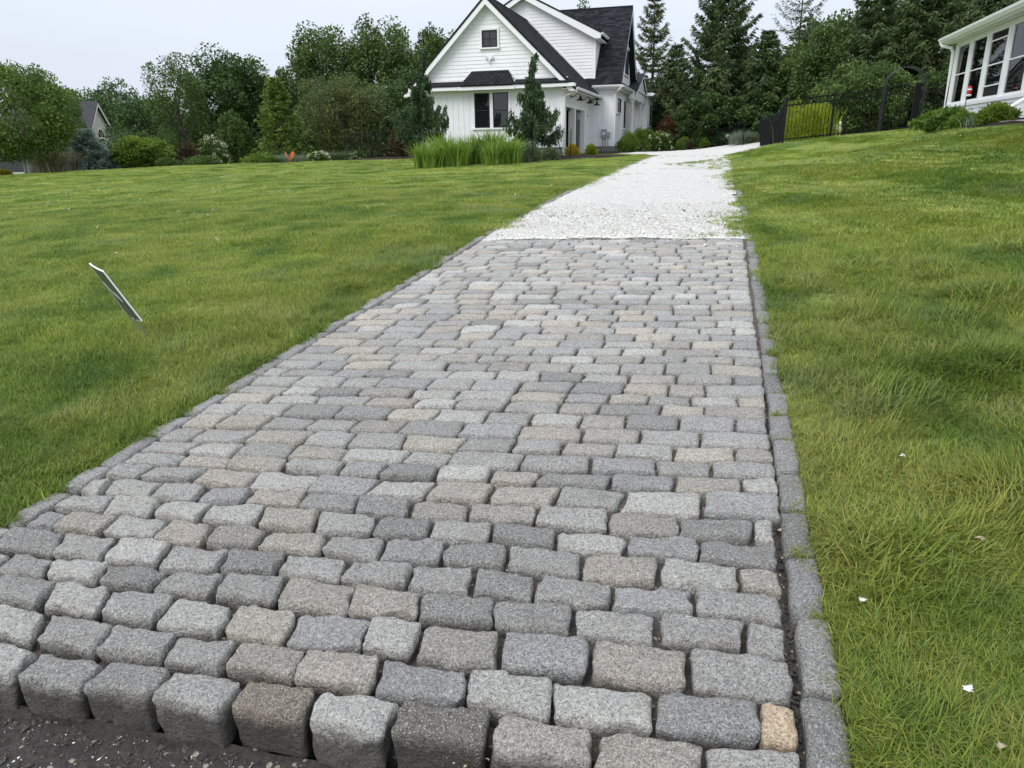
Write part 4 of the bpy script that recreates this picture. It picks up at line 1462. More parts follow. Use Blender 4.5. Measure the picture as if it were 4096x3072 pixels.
SR.part('gutter', gutter((5.35, SA, 3.97), (5.35, SB + .31, 3.97), (-1, 0)), 'white')
SR.part('roof', MB().hexa([(5.33, SA, 3.97), (10.6, SA, 5.0), (10.6, SB + .34, 5.0), (5.33, SB + .34, 3.97), (5.33, SA, 4.01), (10.6, SA, 5.1), (10.6, SB + .34, 5.1), (5.33, SB + .34, 4.01)]), 'shingle')
SR.part('downspout', MB().tube([(5.28, SB + .2, 3.88), (5.32, SB + .17, 3.80), (5.50, SB - .03, 3.72), (5.545, SB - .05, 3.6), (5.545, SB - .05, 1.85)], .042, 8), 'white')
SR.part('downspout', MB().tube([(5.50, 16.5, 3.9), (5.54, 16.5, 2.5), (5.52, 16.5, 2.25), (5.2, 16.42, 2.05), (5.15, 16.40, 1.7)], .042, 8), 'white')
STP = Thing('porch_steps', 'white steps with grey treads beside the sunroom bushes', 'steps', (5.2, 14.5, 1.7))
for k, (t0, s1, z1) in enumerate(((4.72, 15.2, 1.79), (5.02, 15.0, 1.93), (5.30, 15.0, 2.07))):
    STP.part('riser', MB().box((t0 + .02, 11.0 + .01 * k, z1 - .40), (5.60, s1 - .02, z1 - .031)), 'white')
    STP.part('tread', MB().box((t0 - .02, 11.0 + .01 * k, z1 - .03), (5.595, s1, z1)), 'tread')

# ------------------------------------------------------------------ distant house on the left (own frame)
def far_house():
    cx, cy = -33.1, 61.2
    rz = R(88)
    root = link('grey_house', None, None, (cx, cy, -1.2), rz)
    root.scale = (.66, .66, .66)
    tag(root, 'distant grey clapboard house with steep gable and arched balcony door', 'house')
    def part(name, mb, mat, parent=None):
        return link(name, mb.mesh(name, mat), parent or root)
    w, e, p = 2.7, 6.3, 9.9       # half width, eave, peak
    gf = lambda u, v, ww: (u, -ww, v)
    part('wall', MB().prism([(-w, 0), (w, 0), (w, e), (0, p - .15), (-w, e)], gf, -9, 0), 'grey_siding')
    for z in np.arange(3.0, 9.4, .26):
        hw = w - .02 if z < e - .2 else w * (p - .3 - z) / (p - .15 - e)
        if hw > .15:
            part('clapboard', MB().hexa([gf(-hw, z, 0), gf(hw, z, 0), gf(hw, z, .035), gf(-hw, z, .035), gf(-hw, z + .25, 0), gf(hw, z + .25, 0), gf(hw, z + .25, .008), gf(-hw, z + .25, .008)]), 'grey_siding')
    for sg in (-1, 1):
        part('roof', MB().prism([(0, p + .12), (sg * (w + .4), e - .45), (sg * (w + .4), e - .62), (0, p - .06)], gf, -9.3, .45), 'grey_roof')
        part('rake_board', MB().prism([(0, p - .07), (sg * (w + .38), e - .63), (sg * (w + .38), e - .95), (0, p - .42)], gf, .38, .455), 'cream_trim')
        part('corner_board', MB().mbox(gf, sg * (w - .09) - .09, sg * (w - .09) + .09, 0, e - .3, .0, .05), 'cream_trim')
    part('eave_return', MB().mbox(gf, w - .1, w + .5, e - .75, e - .5, .0, .44), 'cream_trim')
    # arched door with casing
    arc = [(.72 * math.cos(a) + .1, 6.0 + .95 * math.sin(a)) for a in np.linspace(0, math.pi, 15)]
    arc2 = [(.58 * math.cos(a) + .1, 6.0 + .80 * math.sin(a)) for a in np.linspace(0, math.pi, 15)]
    part('door_casing', MB().prism([(.82, 3.6)] + arc + [(-.62, 3.6)], gf, .036, .07), 'cream_trim')
    dd = part('arched_door', MB().prism([(.68, 3.6)] + arc2 + [(-.48, 3.6)], gf, .071, .085), 'glass')
    part('muntin', MB().mbox(gf, -.5, .7, 5.72, 5.86, .086, .11).mbox(gf, .07, .13, 3.6, 5.7, .086, .1).prism([(.1, 5.86), (.13, 5.86), (.50, 6.5), (.46, 6.52)], gf, .086, .10).prism([(.1, 5.86), (.07, 5.86), (-.30, 6.5), (-.26, 6.52)], gf, .086, .10).mbox(gf, .08, .12, 5.86, 6.78, .086, .1), 'cream_trim', dd)
    part('balcony', MB().mbox(gf, -1.6, 2.4, 3.25, 3.55, .05, 1.5), 'cream_trim')
    for x in (-1.5, .4, 2.3):
        part('baluster_post', MB().mbox(gf, x - .11, x + .11, 3.55, 4.65, 1.25, 1.47), 'cream_trim')
    part('balcony_panel', MB().mbox(gf, -1.5, 2.3, 3.65, 4.5, 1.34, 1.38), 'clear_glass')
    for x in (-.62, 1.25):
        part('wall_lamp', MB().mbox(gf, x - .1, x + .1, 4.9, 5.35, .04, .22), 'black_metal')
    lw = part('window', MB().mbox(gf, .9, 1.7, 1.6, 2.6, .036, .07), 'cream_trim')
    part('pane', MB().mbox(gf, .98, 1.62, 1.7, 2.5, .071, .08), 'glass', lw)
    # low garage wing to the left
    part('garage_wing', MB().box((-6.0, .5, 0), (-w - .002, 8, 2.6)), 'grey_siding')
    part('garage_roof', MB().hexa([(-6.3, -.1, 2.6), (-w - .01, -.1, 2.6), (-w - .01, 8, 4.6), (-6.3, 8, 4.6), (-6.3, -.1, 2.75), (-w - .01, -.1, 2.75), (-w - .01, 8, 4.75), (-6.3, 8, 4.75)]), 'grey_roof')
    part('garage_opening', MB().box((-5.6, .44, .1), (-3.2, .499, 2.2)), 'interior')
    part('door_casing', MB().box((-5.8, .40, 0), (-5.6, .498, 2.4)).box((-3.2, .40, 0), (-3.0, .498, 2.4)).box((-5.6, .41, 2.2), (-3.2, .498, 2.4)), 'cream_trim')
    return root


far_house()
# ------------------------------------------------------------------ black metal fence, gate and arch
FT = 1.765
FNC = Thing('metal_fence', 'black metal picket fence running up the right bank and back to the woods', 'fence', (FT, 23.94, 1.4))


def fence_run(p0, p1, n_posts, pitch, skip_last=False, nofirst=False):
    p0, p1 = np.array(p0, float), np.array(p1, float)
    L = np.linalg.norm(p1 - p0)
    d = (p1 - p0) / L
    nrm = np.array([-d[1], d[0]])
    pm = MB().box((-.0075, -.0075, 0), (.0075, .0075, 1.16)).mesh('picket', 'black_metal', attr=False)
    for i in range(n_posts):
        if nofirst and i == 0:
            continue
        q = p0 + d * L * i / (n_posts - 1)
        z = gzh(*q)
        if skip_last and i == n_posts - 1:
            continue
        po = FNC.part('post', MB().box((q[0] - .03, q[1] - .03, z - .1), (q[0] + .03, q[1] + .03, z + 1.30)), 'black_metal')
        FNC.part('cap', MB().hexa([(q[0] - .036, q[1] - .036, z + 1.301), (q[0] + .036, q[1] - .036, z + 1.301), (q[0] + .036, q[1] + .036, z + 1.301), (q[0] - .036, q[1] + .036, z + 1.301), (q[0] - .01, q[1] - .01, z + 1.335), (q[0] + .01, q[1] - .01, z + 1.335), (q[0] + .01, q[1] + .01, z + 1.335), (q[0] - .01, q[1] + .01, z + 1.335)]), 'black_metal', po)
    k = int(L / pitch)
    for i in range(1, k):
        q = p0 + d * L * i / k
        z = gzh(*q)
        FNC.inst('picket', pm, (q[0], q[1], z + .06))
    segs = n_posts - 1
    for i in range(segs):
        a, b = p0 + d * (L * i / segs + .03), p0 + d * (L * (i + 1) / segs - .03)
        za, zb = gzh(*a), gzh(*b)
        for h in (.13, 1.08, 1.23):
            w = .012
            FNC.part('rail', MB().hexa([(*(a - nrm * w), za + h - .017), (*(b - nrm * w), zb + h - .017), (*(b + nrm * w), zb + h - .017), (*(a + nrm * w), za + h - .017),
                                        (*(a - nrm * w), za + h + .017), (*(b - nrm * w), zb + h + .017), (*(b + nrm * w), zb + h + .017), (*(a + nrm * w), za + h + .017)]), 'black_metal')


P_A, P_B, P_C = (FT, 23.94), (3.11, 24.28), (4.46, 24.55)
fence_run(P_A, P_C, 3, .105)
fence_run((5.40, 24.45), (7.6, 24.1), 3, .105)
fence_run(P_A, (FT, 39.0), 9, .115, nofirst=True)
GT_ = Thing('garden_gate', 'black metal picket gate with arched top under the trellis arch', 'gate', (4.95, 24.5, 1.65))
ga, gb = np.array((4.52, 24.54)), np.array((5.32, 24.46))
zg = gzh(4.95, 24.5)
aa = np.linspace(0, 1, 13)
for h0, rise in ((.12, 0), (1.02, .14), (1.18, .14)):
    pts = [(*(ga + (gb - ga) * a), zg + h0 + rise * math.sin(math.pi * a)) for a in aa]
    GT_.part('rail', MB().tube(pts, .018, 6), 'black_metal')
for a in np.linspace(.02, .98, 8):
    q = ga + (gb - ga) * a
    GT_.part('picket', MB().tube([(*q, zg + .05), (*q, zg + 1.18 + .14 * math.sin(math.pi * a))], .010, 6), 'black_metal')
for q, w in ((ga, .035), (gb, .05)):
    GT_.part('post', MB().box((q[0] - w, q[1] - w, zg - .1), (q[0] + w, q[1] + w, zg + 1.33)), 'black_metal')
AR = Thing('trellis_arch', 'tall black wire trellis arch standing over the gate', 'arch', (4.93, 24.35, 1.65))
for off in (-.22, -.08, .08, .22):
    pts = []
    a0, a1 = np.array((4.44, 24.40 + off)), np.array((5.48, 24.28 + off))
    for u in np.linspace(0, 1, 29):
        if u < .3:
            pts.append((*a0, zg + u / .3 * 1.25))
        elif u > .7:
            pts.append((*a1, zg + (1 - u) / .3 * 1.25))
        else:
            th = math.pi * (u - .3) / .4
            c = (a0 + a1) / 2
            pts.append((*(c + (a0 - c) * math.cos(th)), zg + 1.25 + .52 * math.sin(th)))
    AR.part('hoop', MB().tube(pts, .0075, 6), 'arch_metal')
for u in (.1, .22, .34, .42, .5, .58, .66, .78, .9):
    ring = []
    for off in (-.22, .22):
        a0, a1 = np.array((4.44, 24.40 + off)), np.array((5.48, 24.28 + off))
        if u < .3:
            ring.append((*a0, zg + u / .3 * 1.25))
        elif u > .7:
            ring.append((*a1, zg + (1 - u) / .3 * 1.25))
        else:
            th = math.pi * (u - .3) / .4
            c = (a0 + a1) / 2
            ring.append((*(c + (a0 - c) * math.cos(th)), zg + 1.25 + .52 * math.sin(th)))
    AR.part('cross_bar', MB().tube(ring, .008, 6), 'arch_metal')

# hummingbird feeder on its hook
HK = Thing('shepherd_hook', 'thin black shepherd hook standing in front of the sunroom post', 'hook', (5.2, 19.2, 1.75))
pts = [(5.2, 19.22, 1.6), (5.2, 19.18, 2.45), (5.2, 19.16, 2.66)] + [(5.2, 19.16 - .05 + .05 * math.cos(a), 2.70 + .075 * math.sin(a)) for a in np.linspace(0, math.pi, 9)] + [(5.2, 19.06, 2.66)]
HK.part('pole', MB().tube(pts, .009, 6), 'black_metal')
HF = Thing('bird_feeder', 'small red and white hummingbird feeder hanging on the hook', 'feeder', (5.2, 19.06, 2.5))
HF.part('jar', MB().lathe([(0, 2.44), (.042, 2.44), (.044, 2.52), (0, 2.525)], (5.2, 19.06, 0), 14), 'red_plastic')
HF.part('band', MB().lathe([(0, 2.526), (.046, 2.526), (.046, 2.56), (0, 2.56)], (5.2, 19.06, 0), 14), 'white')
HF.part('lid', MB().lathe([(0, 2.561), (.05, 2.561), (.04, 2.60), (0, 2.62)], (5.2, 19.06, 0), 14), 'red_plastic')
HF.part('tray', MB().lathe([(0, 2.40), (.04, 2.40), (.055, 2.42), (.045, 2.438), (0, 2.438)], (5.2, 19.06, 0), 14), 'white')
HF.part('wire', MB().tube([(5.2, 19.06, 2.61), (5.2, 19.06, 2.67)], .005, 5), 'black_metal')

# ------------------------------------------------------------------ leaning lawn sign
SG = Thing('lawn_sign', 'thin lawn sign on wire legs tilted far over on the left lawn', 'sign', (-2.55, 4.87, .25), 'w')


def spt(px, D, z):
    a = math.atan(px)
    return np.array((D * math.sin(a), D * math.cos(a), z))


nearT, nearB = np.array((-2.635, 4.599, .767)), np.array((-2.489, 4.679, .421))
farT, farB = np.array((-2.947, 4.996, .762)), np.array((-2.769, 5.039, .380))
nrm_ = np.cross(nearB - nearT, farT - nearT)
nrm_ /= np.linalg.norm(nrm_)
if nrm_[2] < 0:
    nrm_ = -nrm_
NU = 9
V = []
for side in (0, 1):
    for i in range(NU + 1):
        u = i / NU
        bend = nrm_ * (-.02 * u * (1 - u))
        for v in np.linspace(0, 1, 6):
            p = (nearT * (1 - v) + nearB * v) * (1 - u) + (farT * (1 - v) + farB * v) * u
            V.append(p + bend + nrm_ * (.007 if side else 0))
m_ = MB()
cols = 6
F = []
N1 = (NU + 1) * cols
for i in range(NU):
    for j in range(cols - 1):
        a = i * cols + j
        F.append((a, a + 1, a + cols + 1, a + cols))
        F.append((N1 + a, N1 + a + cols, N1 + a + cols + 1, N1 + a + 1))
SG.part('sign_panel', MB().add(V, np.array(F)), 'sign_face')
V = np.array(V)
em = MB()
for j in range(cols - 1):      # white corrugated plastic edges
    for i in (0, NU):
        a, b = V[i * cols + j], V[i * cols + j + 1]
        e_ = (nearT - farT) / np.linalg.norm(nearT - farT) * (.004 if i == 0 else -.004)
        em.hexa([a - nrm_ * .001, b - nrm_ * .001, b - nrm_ * .001 + e_, a - nrm_ * .001 + e_, a + nrm_ * .009, b + nrm_ * .009, b + nrm_ * .009 + e_, a + nrm_ * .009 + e_])
for i in range(NU):
    for j in (0, cols - 1):
        a, b = V[i * cols + j], V[(i + 1) * cols + j]
        e_ = (nearT - nearB) / np.linalg.norm(nearT - nearB) * (.004 if j == 0 else -.004)
        em.hexa([a - nrm_ * .001, b - nrm_ * .001, b - nrm_ * .001 + e_, a - nrm_ * .001 + e_, a + nrm_ * .009, b + nrm_ * .009, b + nrm_ * .009 + e_, a + nrm_ * .009 + e_])
SG.part('sign_edge', em, 'sign_edge')


def onsign(u, v, o=-.003):
    p = (nearT * (1 - v) + nearB * v) * (1 - u) + (farT * (1 - v) + farB * v) * u
    return p + nrm_ * (-.02 * u * (1 - u) + o)


SG.part('swirl', MB().tube([onsign(.75 - .5 * a, .30 + .34 * a + .06 * math.sin(a * 6)) for a in np.linspace(0, 1, 22)], .0035, 5)
        .tube([onsign(.70 - .28 * math.sin(a * 3.1), .44 + .26 * a) for a in np.linspace(0, 1, 16)], .0030, 5), 'sign_ink')
for u in (.35, .75):
    b0 = onsign(u, .98)
    dirv = (nearB - nearT) / np.linalg.norm(nearB - nearT)
    e1 = b0 + dirv * .20
    e1[2] = gz(e1[0], e1[1]) - .04
    SG.part('leg', MB().tube([onsign(u, .6), b0, e1], .004, 6), 'wire')

# ------------------------------------------------------------------ dog behind the fence
def skin_body(name, verts, edges, radii, mat, parent, root=0):
    me = bpy.data.meshes.new(name)
    me.from_pydata(verts, edges, [])
    o = link(name, me, parent)
    me.materials.append(MAT[mat])
    md = o.modifiers.new('skin', 'SKIN')
    md.use_smooth_shade = True
    for i, r_ in enumerate(radii):
        v = me.skin_vertices[0].data[i]
        v.radius = (r_, r_) if not isinstance(r_, tuple) else r_
        v.use_root = i == root
    sb = o.modifiers.new('sub', 'SUBSURF')
    sb.levels = sb.render_levels = 2
    return o


DG = link('dog', None, None, (12.35, 28.3, gz(12.35, 28.3)), R(-8))
tag(DG, 'cream fluffy dog standing on the grass behind the fence', 'dog')
dv = [(0, -.22, .36), (0, 0, .37), (0, .20, .38), (0, .33, .45), (0, .42, .52), (0, .55, .50),      # pelvis, belly, chest, neck, head, muzzle
      (.08, -.25, .30), (.09, -.20, .20), (.09, -.27, .11), (.09, -.24, .02), (-.08, -.25, .30), (-.09, -.20, .20), (-.09, -.27, .11), (-.09, -.24, .02),
      (.08, .22, .28), (.085, .22, .14), (.085, .23, .02), (-.08, .22, .28), (-.085, .22, .14), (-.085, .23, .02),
      (0, -.32, .44), (0, -.36, .54), (.02, -.28, .60), (.05, .43, .60), (-.05, .43, .60)]
de = [(0, 1), (1, 2), (2, 3), (3, 4), (4, 5), (0, 6), (6, 7), (7, 8), (8, 9), (0, 10), (10, 11), (11, 12), (12, 13), (2, 14), (14, 15), (15, 16), (2, 17), (17, 18), (18, 19), (0, 20), (20, 21), (21, 22), (4, 23), (4, 24)]
dr_ = [.12, .115, .13, .085, .085, .045, .075, .05, .032, .034, .075, .05, .032, .034, .055, .04, .036, .055, .04, .036, .05, .05, .035, .03, .03]
skin_body('body', dv, de, dr_, 'fur', DG)
for nm, c_, r_ in (('nose', (0, .60, .51), .018), ('eye', (.045, .49, .55), .012), ('eye', (-.045, .49, .55), .012)):
    link(nm, MB().lathe([(0, -r_), (r_ * .8, -r_ * .6), (r_, 0), (r_ * .8, r_ * .6), (0, r_)], c_, 10).mesh(nm, 'nose', smooth=True), DG)

# ------------------------------------------------------------------ netting fences, posts, ornament
def net_mat():
    n = NT('net_mesh')
    tr = n.new('ShaderNodeBsdfTransparent')
    df_ = n.new('ShaderNodeBsdfDiffuse')
    df_.inputs['Color'].default_value = (.02, .021, .023, 1)
    mx = n.new('ShaderNodeMixShader')
    mx.inputs[0].default_value = .14
    n.link(tr.outputs[0], mx.inputs[1])
    n.link(df_.outputs[0], mx.inputs[2])
    n.link(mx.outputs[0], n.out.inputs['Surface'])
    MAT['net_mesh'] = n.m


net_mat()


def net_fence(label, pts, h, pole_r=.018, dens='net_mesh', wires=4):
    o = Thing('net_fence', label, 'fence', (*pts[0], gzh(*pts[0])), 'h')
    for p in pts:
        z = gzh(*p)
        o.part('post', MB().tube([(p[0], p[1], z - .1), (p[0] + .02, p[1], z + h + .12)], pole_r, 6), 'black_metal')
    for a, b in zip(pts[:-1], pts[1:]):
        za, zb = gzh(*a), gzh(*b)
        o.part('netting', MB().hexa([(a[0], a[1] - .004, za), (b[0], b[1] - .004, zb), (b[0], b[1] + .004, zb), (a[0], a[1] + .004, za), (a[0], a[1] - .004, za + h), (b[0], b[1] - .004, zb + h), (b[0], b[1] + .004, zb + h), (a[0], a[1] + .004, za + h)]), dens)
        for k in range(wires):
            q = (k + 1) / wires
            o.part('wire', MB().tube([(a[0], a[1] - .006, za + h * q), (b[0], b[1] - .006, zb + h * q)], .003, 4), 'black_metal')
    return o


net_fence('thin black netting on stakes below the weeping tree', [(-18.0, 33.6), (-17.0, 33.3), (-15.6, 33.2), (-15.1, 34.5)], 1.25, wires=2)
net_fence('thin netting round the iris side of the weeping conifer', [(-8.4, 32.0), (-7.1, 31.8), (-6.3, 32.0)], 1.15, .016, wires=1)
net_fence('low dark mesh fence standing at the end of the gravel drive', [(-.6, 46.5), (.35, 42.5), (.75, 40.0), (1.0, 38.2)], 1.1, .025, wires=3)
net_fence('low wire garden fence at the foot of the woods', [(-2.4, 52.0), (-1.2, 51.5), (.0, 51.0), (1.6, 50.5)], 1.0, .02, wires=6)
WP = Thing('wooden_post', 'square tan wooden post by the wire garden fence', 'post', (-.85, 49.5, gzh(-.85, 49.5)))
WP.part('post', MB().box((-.92, 49.43, 1.0), (-.76, 49.57, gzh(-.85, 49.5) + 1.45)), 'wood_post')
GP = Thing('garden_hydrant', 'short white-topped stake standing on the far grass', 'stake', (.25, 45.5, gzh(.25, 45.5)))
zz_ = gzh(.25, 45.5)
GP.part('stake', MB().tube([(.25, 45.5, zz_ - .1), (.25, 45.5, zz_ + .62)], .025, 6), 'black_metal')
GP.part('knob', MB().tube([(.25, 45.5, zz_ + .62), (.27, 45.5, zz_ + .72), (.37, 45.5, zz_ + .70)], .035, 8), 'sign_edge')
BF = link('butterfly_ornament', None, None, (-10.35, 35.4, gz(-10.35, 35.4)))
tag(BF, 'orange metal butterfly ornament on a stake at the lawn edge', 'garden ornament')
link('stake', MB().tube([(0, 0, -.1), (0, 0, .30)], .012, 6).mesh('stake', 'black_metal'), BF)
link('wing', MB().prism([(0, .12), (-.07, .22), (-.20, .52), (-.24, .50), (-.17, .25)], lambda u, v, w: (u, w, v), -.012, .012).mesh('wing', 'orange'), BF)
wg = link('wing', MB().prism([(.01, .12), (.02, .36), (.07, .50), (.15, .53), (.22, .47), (.21, .36), (.12, .24)], lambda u, v, w: (u, w, v), -.012, .012).mesh('wing', 'orange'), BF)
link('body', MB().tube([(0, 0, .02), (0, 0, .14), (-.01, 0, .24)], [.02, .03, .015], 8).mesh('body', 'orange'), BF)

# parked car beyond the crest of the lawn
CAR = link('parked_car', None, None, (-26.3, 40.5, gz(-26.3, 40.5) + .15), R(15))
tag(CAR, 'dark parked car half hidden beyond the lawn crest', 'car')
prof = [(-2.1, .30), (-2.1, .72), (-1.95, .84), (-1.3, .90), (-.75, 1.36), (.55, 1.40), (1.25, .96), (1.95, .84), (2.1, .68), (2.1, .30)]
link('body', MB().prism(prof, lambda u, v, w: (u, w, v), -.84, .84).mesh('body', 'car_paint'), CAR)
for y in (-.845, .845):
    link('window', MB().prism([(-1.12, .93), (-.68, 1.31), (.5, 1.34), (1.08, .96)], lambda u, v, w: (u, w, v), y - .004, y + .004).mesh('window', 'glass'), CAR)
    for x in (-1.35, 1.35):
        wh = link('wheel', MB().tube([(x, y - .09, .31), (x, y + .09, .31)], .31, 18).mesh('wheel', 'rubber'), CAR)
        link('rim', MB().tube([(x, y - .095, .31), (x, y + .095, .31)], .19, 14).mesh('rim', 'grey_metal'), wh)
# ------------------------------------------------------------------ foliage builders
def leaf_cards(P, L, W, axis_dir, face, tint, flat=0.):
    """rhombic leaves: P base points, axis_dir leaf axis, face normal hint"""
    n = len(P)
    ax = axis_dir / (np.linalg.norm(axis_dir, axis=1, keepdims=True) + 1e-9)
    sd_ = np.cross(ax, face)
    sd_ /= np.linalg.norm(sd_, axis=1, keepdims=True) + 1e-9
    L, W = np.broadcast_to(L, (n,))[:, None], np.broadcast_to(W, (n,))[:, None]
    up = np.cross(sd_, ax)
    v = np.stack([P, P + ax * L * .45 + sd_ * W * .5 + up * W * .15, P + ax * L, P + ax * L * .45 - sd_ * W * .5 + up * W * .15], 1)
    f = np.arange(n * 4).reshape(n, 4)
    t = np.repeat(tint, 4)[:, None] * np.ones((1, 3))
    return v.reshape(-1, 3), f, t


def unit(n):
    v = rng.normal(size=(n, 3))
    return v / np.linalg.norm(v, axis=1, keepdims=True)


def blob_leaves(C, Rad, n, L, W, outward=.8, droop=0., shell=.45, tint_c=None):
    """leaves spread through ellipsoidal clumps C with radii Rad (k,3)"""
    k = len(C)
    w = (Rad[:, 0] * Rad[:, 2])
    w = w / w.sum()
    idx = rng.choice(k, n, p=w)
    u = unit(n)
    r = rng.uniform(0, 1, n) ** shell
    P = C[idx] + u * Rad[idx] * r[:, None]
    ax = u * outward + unit(n) * .8 + np.array([0, 0, -droop])
    tc = rng.uniform(0, 1, k) if tint_c is None else tint_c
    tint = np.clip(tc[idx] * .55 + rng.uniform(0, .45, n), 0, 1)
    face = unit(n) * .7 + np.array([0, 0, 1.])
    return leaf_cards(P, L * rng.uniform(.6, 1.3, n), W * rng.uniform(.7, 1.2, n), ax, face, tint)


def limb(a, b, r0, r1, bend=.08, n=6):
    a, b = np.array(a, float), np.array(b, float)
    L = np.linalg.norm(b - a)
    u = np.linspace(0, 1, n)[:, None]
    off = rng.normal(0, bend * L, 3) * np.sin(u * math.pi)
    return a + (b - a) * u + off, np.linspace(r0, r1, n)


def broad_tree(name, label, x, y, ztop, rx, n, mat, L=.26, W=.17, cat='tree', group=None, low=.12, ry=None, trunk_r=.2, bark='bark', lobes=34, shape=.0, gaps=.0, stems=1, lift=0.):
    z0 = gz(x, y) + lift
    h = ztop - z0
    L, W = L * .66, W * .72
    n = int(n * 1.95)
    ry = ry or rx
    root = link(name, None, None, (x, y, z0))
    tag(root, label, cat, group)
    cz = h * (low + 1) / 2
    rz_ = h * (1 - low) / 2
    ki = np.arange(lobes) + .5
    ph, th_ = np.arccos(1 - 2 * ki / lobes), math.pi * (1 + 5 ** .5) * ki + rng.uniform(0, 6.28)
    u = np.stack([np.cos(th_) * np.sin(ph), np.sin(th_) * np.sin(ph), np.cos(ph)], -1) + rng.normal(0, .14, (lobes, 3))
    u /= np.linalg.norm(u, axis=1, keepdims=True)
    rad = rng.uniform(.68, .88, lobes)
    C = np.stack([u[:, 0] * rx * rad, u[:, 1] * ry * rad, cz + u[:, 2] * rz_ * rad], -1)
    if shape:      # wider at the foot, narrow at the top
        fz = np.clip((C[:, 2] - h * low) / (h * (1 - low)), 0, 1)
        C[:, :2] *= (1 - shape * fz)[:, None]
    s = rng.uniform(.24, .38, lobes)
    Rad = np.stack([rx * s, ry * s, rz_ * s * .9], -1)
    # small satellite clumps break the outline
    m = lobes * 5
    b = rng.integers(lobes, size=m)
    uu = unit(m)
    C2 = C[b] + uu * Rad[b] * .88
    R2 = Rad[b] * rng.uniform(.24, .42, m)[:, None]
    Ca, Ra = np.concatenate([C, C2]), np.concatenate([Rad, R2])
    keep = Ca[:, 2] > h * low * .7
    Ca, Ra = Ca[keep], Ra[keep]
    if not gaps:        # inner mass of the crown
        kc = (1 - shape * .45)
        Ca = np.concatenate([Ca, [[0, 0, cz]]])
        Ra = np.concatenate([Ra, [[rx * .80 * kc, ry * .80 * kc, rz_ * .84]]])
    if gaps:
        sel = rng.random(len(Ca)) > gaps
        Ca, Ra = Ca[sel], Ra[sel]
    tb = MB()
    for q in range(stems):
        ox, oy = (rng.normal(0, rx * .12, 2) if stems > 1 else (0, 0))
        p, r = limb((ox * .4, oy * .4, -.1), (ox, oy, h * .72), trunk_r, trunk_r * .35, .03, 9)
        tb.tube(p, r, 8)
        for i in range(min(10, lobes)):
            c = C[(i * 7 + q * 3) % lobes]
            a0 = p[int(np.clip(2 + i % 6, 1, 7))]
            pp, rr = limb(a0, c, trunk_r * .35, trunk_r * .08)
            tb.tube(pp, rr, 5)
    link('trunk', tb.mesh('trunk', bark, smooth=True), root)
    V, F, T = blob_leaves(Ca, Ra, n, L, W)
    link('crown', MB().add(V, F, T).mesh('crown', mat), root)
    return root


def conifer(name, label, x, y, ztop, rx, mat, levels=22, per=6, cards=9, clen=.42, cw=.10, low=.08, upsweep=.15, hang=.5, group=None, jitter=.3, taper=.85, trunk_r=.18, cat='tree', bark='bark', gap=0., topw=.06):
    z0 = gz(x, y)
    h = ztop - z0
    root = link(name, None, None, (x, y, z0))
    tag(root, label, cat, group)
    tb = MB()
    p, r = limb((0, 0, -.1), (0, 0, h * .985), trunk_r, .012, .006, 10)
    tb.tube(p, r, 8)
    cards, clen, cw = cards * 1.75, clen * .68, cw * .66
    P, A, T = [], [], []
    for k in range(levels):
        f = (k + rng.uniform(-.3, .3)) / levels
        f = np.clip(f, 0, 1)
        z = h * (low + (1 - low) * f)
        reach = rx * ((1 - f) ** taper * (1 - topw) + topw)
        for j in range(per):
            if rng.random() < gap:
                continue
            a = j / per * 6.283 + k * 2.4 + rng.normal(0, .25)
            Lb = reach * rng.uniform(1 - jitter, 1 + jitter * .6)
            n = max(5, int(6 + Lb * 3))
            u = np.linspace(.0, 1, n)
            dz = Lb * (upsweep * u ** 2 * 1.6 - .28 * np.sin(u * math.pi * .9) * (1 - f))
            q = np.stack([np.cos(a) * Lb * u, np.sin(a) * Lb * u, z + dz], -1)
            tb.tube(q, np.linspace(.022 + .03 * (1 - f) * trunk_r / .18, .005, n), 4, caps=False)
            m = int(cards * (2 + Lb * 3.2))
            uu = rng.uniform(.10, 1.0, m) ** .75
            qq = np.stack([np.interp(uu, u, q[:, i]) for i in range(3)], -1)
            wd = (1.08 - uu)[:, None] * Lb * .30
            side = np.array([-math.sin(a), math.cos(a), 0]) * rng.normal(0, 1, (m, 1))
            qq = qq + side * wd * .6 + rng.normal(0, .04, (m, 3))
            out = np.array([math.cos(a), math.sin(a), 0.]) * .8 + side * .75 + rng.normal(0, .25, (m, 3))
            out[:, 2] -= hang * rng.uniform(.3, 1.2, m)
            P.append(qq)
            A.append(out)
            T.append(np.clip(rng.uniform(0, .45) + rng.uniform(0, .35, m) + .25 * uu, 0, 1))
    P, A, T = np.concatenate(P), np.concatenate(A), np.concatenate(T)
    n = len(P)
    V, F, Tt = leaf_cards(P, clen * rng.uniform(.55, 1.3, n), cw * rng.uniform(.7, 1.3, n), A, unit(n) * .6 + np.array([0, 0, .8]), T)
    link('trunk', tb.mesh('trunk', bark, smooth=True), root)
    link('crown', MB().add(V, F, Tt).mesh('crown', mat), root)
    return root


